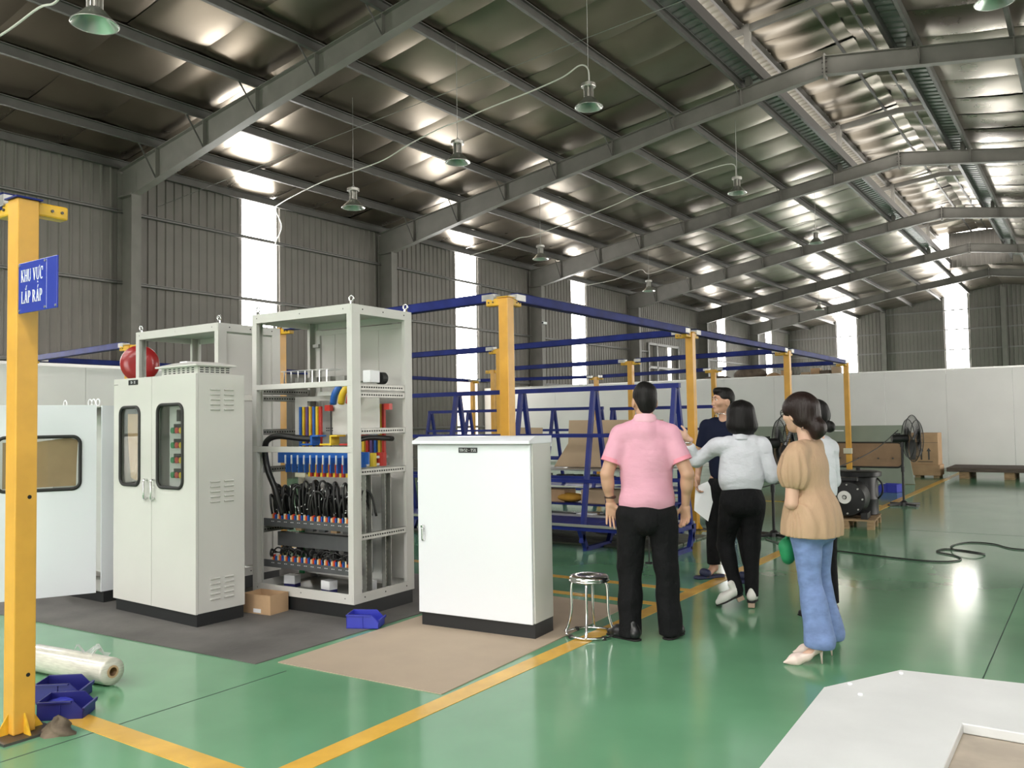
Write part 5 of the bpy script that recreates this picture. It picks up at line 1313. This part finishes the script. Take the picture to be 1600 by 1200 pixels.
# ------------------------------------------------------------------ man in the pink polo shirt (seen from behind)
def yaw_of(v): return math.atan2(-v[0], v[1])
p1 = thing('person', 'man in a pink polo shirt and black trousers standing with his back turned', 'person', (-2.585, 5.345, 0), math.radians(25.5))
hd, L, R = head_sdf((.0,.015,1.625), math.radians(14), 1.07)
b = SDF(); b.p = list(hd.p); b.subs = list(hd.subs); b.lo, b.hi = hd.lo, hd.hi
body = SDF()
body.cone((0,-.02,1.40), (0,.0,1.57), .062, .056, .03); body.ell((0,0,1.22), (.155,.095,.22), None, .05); body.ell((0,0,.95), (.15,.10,.15), None, .05)
sL, eL, wL = A3(-.170,-.01,1.395), A3(-.268,-.045,1.12), A3(-.250,.0,.925)
sR, eR, wR = A3(.170,-.01,1.395), A3(.278,-.05,1.12), A3(.262,.03,.90)
for s_, e_, w_ in ((sL,eL,wL),(sR,eR,wR)):
    body.cone(s_, e_, .055, .045, .03); body.cone(e_, w_, .044, .028, .012); body.ell(e_*.7+w_*.3, (.043,.045,.07), None, .02)
for sx, kn, an in ((-.095, A3(-.125,.02,.49), A3(-.13,-.03,.09)), (.095, A3(.125,-.01,.49), A3(.135,.02,.09))):
    body.cone((sx,0,.90), kn, .078, .052, .03); body.cone(kn, an, .05, .036, .02)
hl = hand(wL, (.06,-.05,-1), (.25,-1,0), (1,.15,0), .12, .10, 1.02)
hr_ = hand(wR, (.0,.12,-1), (-.55,-.8,0), (-.8,.5,0), .62, .02, 1.02)
head_ = b
flesh('body', [(head_, .0055), (body, .008), (hl, .0034), (hr_, .0034)], m_skin, p1)
hair = SDF(); hair.ell(L(0,-.016,.034), np.array([.084,.102,.096]), R, 0); hair.ell(L(0,-.062,-.03), np.array([.066,.042,.062]), R, .03); hair.disp = folds(0.0020, 3, (60, 80, 70))
hair.cut(L(0,.085,.05), R @ A3(0,1,-.35)); hair.cut(L(0,-.02,-.075), R @ A3(0,.55,-1)); hs = SDF().ell(L(.085,.02,-.05), (.03,.05,.06), R, 0).ell(L(-.085,.02,-.05), (.03,.05,.06), R, 0); hair.sub(hs, .01)
flesh('hair', [(hair, .0055)], m_hair, p1)
sh_ = SDF(); sh_.ell((0,0,1.28), (.185,.118,.17), None, 0); sh_.ell((0,-.005,1.10), (.178,.118,.20), None, .06); sh_.ell((0,-.005,.94), (.192,.135,.15), None, .06)
sh_.cone((-.10,-.01,1.428), (.10,-.01,1.428), .052, .052, .05); sh_.cone((0,-.018,1.42), (0,-.012,1.50), .095, .074, .04)
sh_.disp = folds(0.0059, 8)
sh_.cut((0,0,.862), (0,0,-1)); sh_.cut((0,-.02,1.515), (0,.12,1))
tr = Uni([sh_]+[sleeve(s_, e_, .205, .066, .071, (0,-.01,1.39), 81) for s_, e_ in ((sL,eL),(sR,eR))], .04)
po = flesh('polo_shirt', [(tr, .0065)], m_pink, p1)
for s_, e_ in ((sL,eL),(sR,eR)):
    d_ = unit(e_-s_); c_ = s_+d_*.195; u = unit(np.cross(d_, A3(0,1,0))); v = np.cross(d_, u)
    mb = MB(); V = []
    for zz in (-.014, .014):
        for k in range(24): a = 2*PI*k/24; rr = .0715 if zz > 0 else .0705; V.append(c_+d_*zz+rr*(math.cos(a)*u+math.sin(a)*v))
    mb.add(V, [(k,(k+1) % 24,24+(k+1) % 24,24+k) for k in range(24)]); mb.build('sleeve_cuff', m_pinkd, po, smooth=True)
cl_ = SDF(); cl_.cone((0,-.016,1.478), (0,-.008,1.53), .084, .070, 0); cl_.cut((0,0,1.472), (0,0,-1)); cl_.cut((0,0,1.520), (0,.2,1)); flesh('collar', [(cl_, .005)], mat('pale_pink_collar', (.74,.42,.50), .8), po)
tz = SDF(); tz.ell((0,-.005,.86), (.182,.13,.14), None, 0); tz.cone((0,-.06,.80), (0,.04,.80), .10, .09, .05)
for kn, hm, sx in ((A3(-.125,.025,.48), A3(-.135,-.03,.03), -.098), (A3(.125,-.005,.48), A3(.142,.01,.03), .098)):
    tz.cone((sx,-.01,.84), kn, .112, .084, .02); tz.cone(kn, hm, .082, .080, .02)
tz.disp = folds(0.0068, 12, (22, 31, 9)); tz.cut((0,0,.935), (0,0,1)); tz.cut((0,0,.028), (0,.1,-1))
flesh('trousers', [(tz, .0075)], m_trouser, p1)
def shoe(name, c, yaw, L_, m, parent, w=.048, h=.05, pitch=0.0):
    s = SDF(); R_ = rz(yaw); q = lambda x, y, z: np.array(c)+R_ @ (np.array([[1,0,0],[0,math.cos(pitch),-math.sin(pitch)],[0,math.sin(pitch),math.cos(pitch)]]) @ np.array([x,y,z]))
    s.cone(q(0,-L_*.30,.045), q(0,L_*.18,.038), w*.86, w*.92, 0); s.cone(q(0,L_*.18,.034), q(0,L_*.40,.022), w*.9, w*.62, .03); s.cone(q(0,-L_*.28,.06), q(0,-L_*.24,.11), w*.75, w*.72, .02)
    up = q(0,0,1)-q(0,0,0); s.cut(q(0,0,.0), -up)
    o = flesh(name, [(s, .006)], m, parent)
    so = SDF(); so.cone(q(0,-L_*.31,.01), q(0,L_*.18,.01), w*.9, w*.98, 0); so.cone(q(0,L_*.18,.01), q(0,L_*.42,.01), w*.96, w*.66, .03); so.cut(q(0,0,.012), up); so.cut(q(0,0,0), -up); flesh('sole', [(so, .006)], m_hole, o)
    return o
shoe('shoe', (-.170,-.02,.0), math.radians(52), .30, m_shoe, p1); shoe('shoe', (.165,.065,.0), math.radians(-24), .30, m_shoe, p1)
MB().torus(wL+A3(0,0,.035), .033, .010, 22, 8).build('wristwatch', m_strap, p1, smooth=True)

# ------------------------------------------------------------------ man in navy (face to the left)
p2 = thing('person', 'man in a navy T-shirt with a necklace looking left behind the white blouse', 'person', (-2.90, 7.70, 0), math.radians(172))
hd, L, R = head_sdf((.0,.02,1.652), math.radians(-36), 1.03)
bd = SDF(); bd.cone((0,-.02,1.42), (0,0,1.58), .062, .055, .03); bd.ell((0,0,1.24), (.15,.09,.22), None, .05); bd.ell((0,0,.97), (.145,.095,.15), None, .05)
sR2, eR2, wR2 = A3(.19,0,1.42), A3(.265,.0,1.15), A3(.235,.12,.93); sL2, eL2, wL2 = A3(-.19,0,1.42), A3(-.27,-.02,1.15), A3(-.24,.08,.92)
for s_, e_, w_ in ((sR2,eR2,wR2),(sL2,eL2,wL2)): bd.cone(s_, e_, .05, .042, .03); bd.cone(e_, w_, .041, .027, .012)
for sx, kn, an in ((-.095, A3(-.15,.02,.5), A3(-.20,-.04,.09)), (.095, A3(.12,.03,.5), A3(.13,.04,.09))):
    bd.cone((sx,0,.9), kn, .075, .05, .03); bd.cone(kn, an, .05, .036, .02); bd.cone(an, an+A3(0,.13,-.055), .036, .026, .02)
h2 = hand(wR2, (-.1,.3,-1), (-1,0,0), (0,1,.2), .5, .02, 1.0, [.55,.6,.6,.6]); h2b = hand(wL2, (0,.1,-1), (1,0,0), (0,1,0), .45)
flesh('body', [(hd, .0048), (bd, .008), (h2, .0036), (h2b, .004)], m_skin, p2); face_bits(L, R, 1.0, p2, m_skin)
hair = SDF(); hair.ell(L(0,-.014,.040), np.array([.082,.100,.088]), R, 0); hair.ell(L(0,-.055,-.02), np.array([.066,.045,.06]), R, .03); hair.ell(L(0,.05,.095), np.array([.055,.045,.03]), R, .03); hair.disp = folds(0.0020, 5, (60,80,70))
fc_ = SDF().ell(L(0,.10,-.01), np.array([.068,.062,.075]), R, 0).ell(L(.085,.02,-.05), (.03,.055,.07), R, 0).ell(L(-.085,.02,-.05), (.03,.055,.07), R, 0); hair.sub(fc_, .012); hair.cut(L(0,-.02,-.07), R @ A3(0,.55,-1))
flesh('hair', [(hair, .0055)], m_hair, p2)
ts = SDF(); ts.ell((0,0,1.30), (.182,.115,.17), None, 0); ts.ell((0,0,1.06), (.172,.118,.24), None, .06); ts.cone((-.10,-.01,1.452), (.10,-.01,1.452), .046, .046, .05)
ts.disp = folds(0.0051, 15); ts.cut((0,0,.86), (0,0,-1)); ts.cut((0,.02,1.515), (0,.55,1))
tr = Uni([ts]+[sleeve(s_, e_, .21, .066, .068, (0,0,1.41), 82) for s_, e_ in ((sR2,eR2),(sL2,eL2))], .04)
flesh('t_shirt', [(tr, .007)], m_navy, p2)
tz = SDF(); tz.ell((0,0,.87), (.168,.122,.13), None, 0)
for kn, hm, sx in ((A3(-.15,.02,.5), A3(-.20,-.04,.14), -.09), (A3(.12,.03,.5), A3(.13,.04,.14), .09)): tz.cone((sx,0,.85), kn, .10, .075, .02); tz.cone(kn, hm, .074, .064, .02)
tz.disp = folds(0.0051, 16); tz.cut((0,0,.93), (0,0,1)); tz.cut((0,0,.12), (0,0,-1)); flesh('trousers', [(tz, .0085)], m_trouser, p2)
nk = MB(); nk.torus((0,.02,1.495), .085, .0035, 40, 6, np.array([[1,0,0],[0,.88,-.47],[0,.47,.88]])); nk.build('necklace', m_chrome, p2, smooth=True)
for c_, yw in ((A3(-.20,.02,0), .1), (A3(.13,.10,0), -.5)):
    s = SDF(); R_ = rz(yw); q = lambda x, y, z: c_+R_ @ A3(x,y,z); s.cone(q(0,-.10,.008), q(0,.13,.008), .044, .05, 0); s.cut((0,0,.028), (0,0,1)); s.cut((0,0,0), (0,0,-1)); so = flesh('sandal', [(s, .007)], m_sand, p2)
    st_ = SDF(); st_.cone(q(-.03,.06,.05), q(.03,.06,.05), .040, .040, 0); st_.cut(q(0,.02,0), R_ @ A3(0,-1,0)); st_.cut(q(0,.10,0), R_ @ A3(0,1,0)); st_.cut((0,0,.02), (0,0,-1)); flesh('sandal_strap', [(st_, .007)], m_sand, so)
# sheet of paper in his hand
p2R = rz(math.radians(172)); tipw = p2R @ (wR2+A3(-.01,.035,-.10))+A3(-2.90,7.70,0)
pv = [(-.012,0,.02),(.10,.03,.07),(.155,.05,-.055),(.085,.06,-.30),(-.035,.02,-.20)]
V = [tipw+A3(*(A3(.82,.57,0)*a-A3(-.57,.82,0)*b))+A3(0,0,c) for a, b, c in pv]
mb = MB().add(V+[v+A3(-.0005,.001,0) for v in V], [(0,1,2,3,4),(9,8,7,6,5)]+[(i,(i+1) % 5,(i+1) % 5+5,i+5) for i in range(5)]); o = mb.build('paper_sheet', m_white); tag(o, 'white sheet of paper held by the man in navy', 'paper')

# ------------------------------------------------------------------ woman in the white blouse (back turned, left arm raised)
p3 = thing('person', 'woman in a white blouse and black trousers with a black bob, arm stretched left', 'person', (-2.36, 6.60, 0), math.radians(27))
hd, L, R = head_sdf((.01,.03,1.495), math.radians(12), .96)
bd = SDF(); bd.cone((0,-.01,1.28), (0,.01,1.44), .05, .046, .03); bd.ell((0,0,1.12), (.13,.085,.2), None, .05); bd.ell((0,0,.88), (.15,.10,.13), None, .05)
sL3, eL3, wL3 = A3(-.165,0,1.275), A3(-.345,.10,1.15), A3(-.415,.02,1.335); sR3, eR3, wR3 = A3(.165,0,1.275), A3(.235,.02,1.02), A3(.10,.22,1.02)
for s_, e_, w_ in ((sL3,eL3,wL3),(sR3,eR3,wR3)): bd.cone(s_, e_, .042, .036, .03); bd.cone(e_, w_, .035, .024, .012)
for sx, kn, an in ((-.085, A3(-.13,.10,.47), A3(-.065,-.05,.12)), (.085, A3(.06,.04,.47), A3(.055,.0,.10))): bd.cone((sx,0,.84), kn, .075, .05, .03); bd.cone(kn, an, .048, .033, .02)
h3 = hand(wL3, (-.75,.1,.45), (0,.8,-.5), (0,-.3,1), .25, .05, .92); h3r = hand(wR3, (-1,.2,0), (0,-1,0), (0,0,1), .4, .03, .92)
flesh('body', [(hd, .006), (bd, .008), (h3, .0036), (h3r, .0045)], m_skinl, p3)
hair = SDF(); hair.ell(L(0,-.012,.035), np.array([.112,.120,.108]), R, 0); hair.ell(L(0,-.035,-.065), np.array([.128,.100,.09]), R, .05); hair.disp = folds(0.0025, 25, (20, 70, 90)); hair.sub(SDF().ell(L(0,.12,-.04), np.array([.06,.08,.12]), R, 0), .02); hair.cut(L(0,-.02,-.135), R @ A3(0,.15,-1))
flesh('hair', [(hair, .006)], m_hair, p3)
bl = SDF(); bl.ell((0,0,1.16), (.165,.112,.17), None, 0); bl.ell((0,-.005,1.00), (.178,.128,.16), None, .06); bl.cone((-.085,-.01,1.31), (.085,-.01,1.31), .042, .042, .05)
bl.cone(A3(-.11,0,1.27), sL3+unit(eL3-sL3)*.03, .068, .064, .03); bl.cone(sL3, eL3, .062, .056, .02); bl.cone(eL3, eL3*.38+wL3*.62, .055, .042, .02)
bl.cone(A3(.11,0,1.27), sR3+unit(eR3-sR3)*.03, .068, .064, .03); bl.cone(sR3, eR3, .062, .056, .02); bl.cone(eR3, eR3*.4+wR3*.6, .055, .044, .02)
bl.disp = folds(0.0085, 33, (26, 34, 15)); bl.cut((0,0,.905), (.0,0,-1)); bl.cut((0,0,1.365), (0,.2,1)); bo = flesh('blouse', [(bl, .0065)], m_blouse, p3)
cl_ = SDF(); cl_.cone((0,-.012,1.325), (0,-.005,1.372), .068, .056, 0); cl_.cut((0,0,1.32), (0,0,-1)); cl_.cut((0,0,1.374), (0,.2,1)); flesh('collar', [(cl_, .005)], m_blouse, bo)
tz = SDF(); tz.ell((0,-.005,.86), (.168,.130,.15), None, 0); tz.cone((-.055,-.05,.82), (.055,-.05,.82), .10, .10, .04)
for kn, hm, sx in ((A3(-.13,.10,.47), A3(-.065,-.045,.14), -.088), (A3(.06,.04,.47), A3(.055,.0,.09), .088)): tz.cone((sx*.92,-.01,.82), kn, .100, .072, .02); tz.cone(kn, hm, .070, .052, .02)
tz.disp = folds(0.0051, 36); tz.cut((0,0,.945), (0,0,1)); tz.cut((0,0,.085), (0,0,-1)); flesh('trousers', [(tz, .0075)], m_trouser, p3)
def block_shoe(c, yaw, parent, pitch):
    o = shoe('shoe', tuple(A3(*c)+A3(0,0,.035)), yaw, .235, m_shoew, parent, .040, .045, pitch)
    R_ = rz(yaw) @ np.array([[1,0,0],[0,math.cos(pitch),-math.sin(pitch)],[0,math.sin(pitch),math.cos(pitch)]])
    hb = MB().box(A3(*c)+A3(0,0,.035)+R_ @ A3(0,-.072,-.018), (.05,.055,.036), R_); hb.build('block_heel', m_block, o, bevel=.004)
    return o
block_shoe((-.115,-.06,.03), math.radians(92), p3, math.radians(-24)); block_shoe((.06,.03,.0), math.radians(-12), p3, math.radians(-4))
MB().torus(wL3-unit(wL3-eL3)*.03, .028, .006, 20, 6, np.array([[1,0,0],[0,.9,-.4],[0,.4,.9]])).build('wristwatch', m_chrome, p3, smooth=True)

# ------------------------------------------------------------------ woman in the beige blouse (three quarter back view)
p4 = thing('person', 'woman in a beige puff-sleeve blouse, blue flared jeans and blush high heels', 'person', (-1.50, 5.40, 0), math.radians(78))
hd, L, R = head_sdf((.0,.055,1.515), math.radians(-12), .97, math.radians(-4))
bd = SDF(); bd.cone((0,-.005,1.28), (0,.035,1.46), .047, .044, .03); bd.ell((0,0,1.14), (.13,.085,.2), None, .05); bd.ell((0,0,.90), (.145,.10,.13), None, .05)
sL4, eL4, wL4 = A3(-.165,.0,1.275), A3(-.190,.02,.970), A3(.075,.15,.93); sR4, eR4, wR4 = A3(.148,.03,1.27), A3(.155,.12,1.02), A3(.07,.17,.96)
for s_, e_, w_ in ((sL4,eL4,wL4),(sR4,eR4,wR4)): bd.cone(s_, e_, .044, .039, .03); bd.cone(e_, w_, .038, .025, .012)
LEG4 = ((A3(-.085,0,.85), A3(-.065,-.02,.50), A3(-.068,-.073,.14)), (A3(.085,0,.85), A3(.11,.01,.50), A3(.145,-.03,.14)))
FT4 = (A3(-.72,.69,0), A3(-.56,.83,0))
for (hp, kn, an), ft in zip(LEG4, FT4): bd.cone(hp, kn, .08, .05, .03); bd.cone(kn, an, .048, .032, .02); bd.chain([an, an+A3(0,.0,-.03), an+ft*.085+A3(0,0,-.095), an+ft*.13+A3(0,0,-.115)], [.032,.032,.026,.018], .02)
h4 = hand(wL4, (1,.0,.1), (0,-1,0), (0,0,1), .4, .03, .92); h4r = hand(wR4, (-.3,-.1,-1), (0,-1,0), (-1,0,.3), .4, .03, .92)
flesh('body', [(hd, .0055), (bd, .008), (h4, .0042), (h4r, .0042)], m_skinl, p4); face_bits(L, R, .97, p4, m_skinl)
hair = SDF(); hair.ell(L(0,-.022,.035), np.array([.100,.122,.104]), R, 0); hair.ell(L(0,-.065,-.035), np.array([.084,.070,.070]), R, .04); hair.cone(L(0,-.10,-.07), L(.01,-.115,-.145), .045, .034, .03); hair.ell(L(.01,-.135,-.105), np.array([.054,.050,.058]), R, .02)
hair.disp = folds(0.0030, 44, (24, 60, 80)); hair.sub(SDF().ell(L(0,.105,-.03), np.array([.075,.068,.085]), R, 0).ell(L(.09,.035,-.06), (.03,.05,.06), R, 0).ell(L(-.09,.035,-.06), (.03,.05,.06), R, 0), .015)
ho = flesh('hair', [(hair, .0055)], m_hairb, p4)
MB().torus(L(.0,-.075,-.085), .05, .006, 24, 6, R @ np.array([[1,0,0],[0,.8,.6],[0,-.6,.8]])).build('hair_clip', m_chrome, ho, smooth=True)
for q in (-1, 1):
    MB().torus(L(q*.033,.100,.010), .023, .0028, 24, 6, R @ RX90).build('glasses_rim', m_black, p4, smooth=True); MB().tube([L(q*.056,.098,.014), L(q*.078,.06,.016), L(q*.080,-.01,.006)], .0025, 6).build('glasses_temple', m_black, p4)
    MB().cyl(L(q*.033,.099,.010), L(q*.033,.101,.010), .022, 20).build('glasses_lens', m_glass, p4)
bl = SDF(); bl.ell((0,0,1.17), (.160,.112,.17), None, 0); bl.ell((0,0,.98), (.158,.122,.16), None, .06); bl.ell((0,-.015,.84), (.205,.165,.20), None, .06); bl.cone((-.06,-.01,.9), (-.06,-.01,.72), .13, .155, .05); bl.cone((.06,-.01,.9), (.06,-.01,.72), .13, .155, .05); bl.cone((-.085,-.01,1.315), (.085,-.01,1.315), .040, .040, .05)
def puff(P):
    x, y, z = P[:,0], P[:,1], P[:,2]; a = np.arctan2(y, np.abs(x)-.185); w = np.clip((np.abs(x)-.13)/.04, 0, 1)
    return folds(0.0076, 47, (10, 14, 22))(P)+w*.006*np.sin(9*a)*np.clip((1.30-z)/.1, 0, 1)+(1-w)*.004*np.sin(16*np.arctan2(y, x)+3*z)*np.clip((1.05-z)/.25, 0, 1)
bl.disp = puff; bl.cut((0,0,.765), (.0,.04,-1)); bl.cut((0,0,1.365), (0,.3,1)); pf_ = []
for s_, e_ in ((sL4,eL4),(sR4,eR4)):
    d_ = unit(e_-s_); f = SDF(); f.cone(s_*.8+A3(0,0,1.28)*.2, s_+d_*.03, .066, .068, 0); f.ell(s_+d_*.125, (.085,.092,.125), None, .03); f.disp = puff; f.cut(s_+d_*.215, d_); pf_.append(f)
tr = Uni([bl]+pf_, .02)
bo = flesh('blouse', [(tr, .0062)], m_beige, p4)
jn = SDF(); jn.ell((0,-.01,.85), (.165,.125,.14), None, 0); jn.cone((-.06,-.055,.80), (.06,-.055,.80), .095, .095, .04)
for hp, kn, an in LEG4: jn.cone(hp+A3(0,-.01,-.03), kn, .100, .066, .02); jn.cone(kn, an, .064, .092, .02)
jn.disp = folds(0.0051, 52); jn.cut((0,0,.93), (0,0,1)); jn.cut((0,0,.105), (0,.05,-1)); jo = flesh('jeans', [(jn, .0068)], m_denim, p4)
def pump(c, yaw, parent):
    R_ = rz(yaw); q = lambda x, y, z: A3(*c)+R_ @ A3(x,y,z)
    s = SDF(); s.cone(q(0,.135,.012), q(0,.07,.024), .006, .036, 0); s.cone(q(0,.07,.026), q(0,.0,.050), .036, .030, .02); s.cone(q(0,.0,.05), q(0,-.072,.098), .030, .031, .02); s.cone(q(0,-.075,.10), q(0,-.085,.125), .029, .027, .01)
    s.cut(q(0,0,.0), (0,0,-1))
    t_ = SDF().ell(q(0,.0,.095), (.028,.075,.04), R_ @ np.array([[1,0,0],[0,.83,.55],[0,-.55,.83]]).T, 0); s.sub(t_, .01)
    o = flesh('shoe', [(s, .0045)], m_pump, parent); MB().tube([q(0,-.090,.085), q(0,-.092,.04), q(0,-.094,.0)], [.012,.0065,.005], 8).build('heel', m_pump, o, smooth=True)
pump((-.129,-.014,0), math.radians(46), p4); pump((.097,.04,0), math.radians(34), p4)
# green bag hanging before her
m_gbag = mat('green_cloth_bag', (.015,.23,.09), .7, 0, var=.15, vscale=10)
gbag = thing('cloth_bag', 'small green cloth bag hanging at the front of the beige-bloused woman', 'bag', (-1.655, 5.43, .65))
sb = SDF(); sb.ell((0,0,-.01), (.05,.065,.075), None, 0); sb.cone((0,-.02,.03), (0,.02,.05), .04, .035, .03); sb.disp = folds(0.0060, 60, (40, 50, 30)); flesh('bag', [(sb, .006)], m_gbag, gbag)
MB().tube(catmull([(0,-.03,.06),(.02,-.02,.2),(.06,0,.30),(.02,.02,.2),(0,.03,.06)], 5), .008, 6).build('strap', m_gbag, gbag, smooth=True)

# ------------------------------------------------------------------ woman mostly hidden behind her
p5 = thing('person', 'woman in white with a low hair bun, mostly hidden behind the beige blouse', 'person', (-1.755, 6.58, 0), math.radians(76))
hd, L, R = head_sdf((.0,.03,1.50), 0, .97)
bd = SDF(); bd.cone((0,-.01,1.27), (0,.01,1.44), .047, .044, .03); bd.ell((0,0,1.12), (.13,.085,.2), None, .05); bd.ell((0,0,.88), (.14,.10,.13), None, .05)
for q in (-1, 1): bd.cone((q*.165,0,1.27), (q*.21,.0,1.0), .042, .036, .03); bd.cone((q*.21,0,1.0), (q*.08,.20,.95), .035, .025, .012); bd.cone((q*.085,0,.84), (q*.09,0,.48), .075, .048, .03); bd.cone((q*.09,0,.48), (q*.09,-.02,.09), .046, .033, .02)
h5 = [hand((q*.08,.20,.95), (-q,.3,0), (0,-1,0), (0,0,1), .4, .03, .9) for q in (-1, 1)]
flesh('body', [(hd, .0065), (bd, .009), (h5[0], .005), (h5[1], .005)], m_skinl, p5); face_bits(L, R, .97, p5, m_skinl)
hair = SDF(); hair.ell(L(0,-.014,.034), np.array([.088,.108,.098]), R, 0); hair.ell(L(0,-.07,-.02), np.array([.070,.055,.065]), R, .04); hair.ell(L(0,-.135,-.085), np.array([.042,.042,.045]), R, .01); hair.disp = folds(0.0025, 70, (24, 60, 80)); hair.sub(SDF().ell(L(0,.105,-.03), np.array([.07,.065,.085]), R, 0), .015)
ho = flesh('hair', [(hair, .006)], m_hair, p5); MB().torus(L(0,-.105,-.07), .026, .009, 18, 6, R @ RX90).build('hair_tie', m_blouse, ho, smooth=True)
bl = SDF(); bl.ell((0,0,1.15), (.162,.112,.17), None, 0); bl.ell((0,0,.95), (.165,.122,.18), None, .06); bl.cone((-.085,-.01,1.305), (.085,-.01,1.305), .04, .04, .05)
for q in (-1, 1): bl.cone((q*.12,0,1.26), (q*.175,0,1.24), .062, .062, .03); bl.cone((q*.17,0,1.25), (q*.215,0,1.0), .060, .055, .02); bl.cone((q*.215,0,1.0), (q*.12,.14,.965), .054, .044, .02)
bl.disp = folds(0.0068, 72); bl.cut((0,0,.80), (0,0,-1)); bl.cut((0,0,1.36), (0,.2,1)); flesh('blouse', [(bl, .0075)], m_blouse, p5)
tz = SDF(); tz.ell((0,0,.84), (.165,.125,.14), None, 0)
for q in (-1, 1): tz.cone((q*.085,0,.82), (q*.09,0,.48), .098, .068, .02); tz.cone((q*.09,0,.48), (q*.09,-.02,.1), .066, .056, .02)
tz.cut((0,0,.92), (0,0,1)); tz.cut((0,0,.09), (0,0,-1)); flesh('trousers', [(tz, .009)], m_trouser, p5)
for q in (-1, 1): shoe('shoe', (q*.09,.03,0), 0, .235, m_shoe, p5, .04)
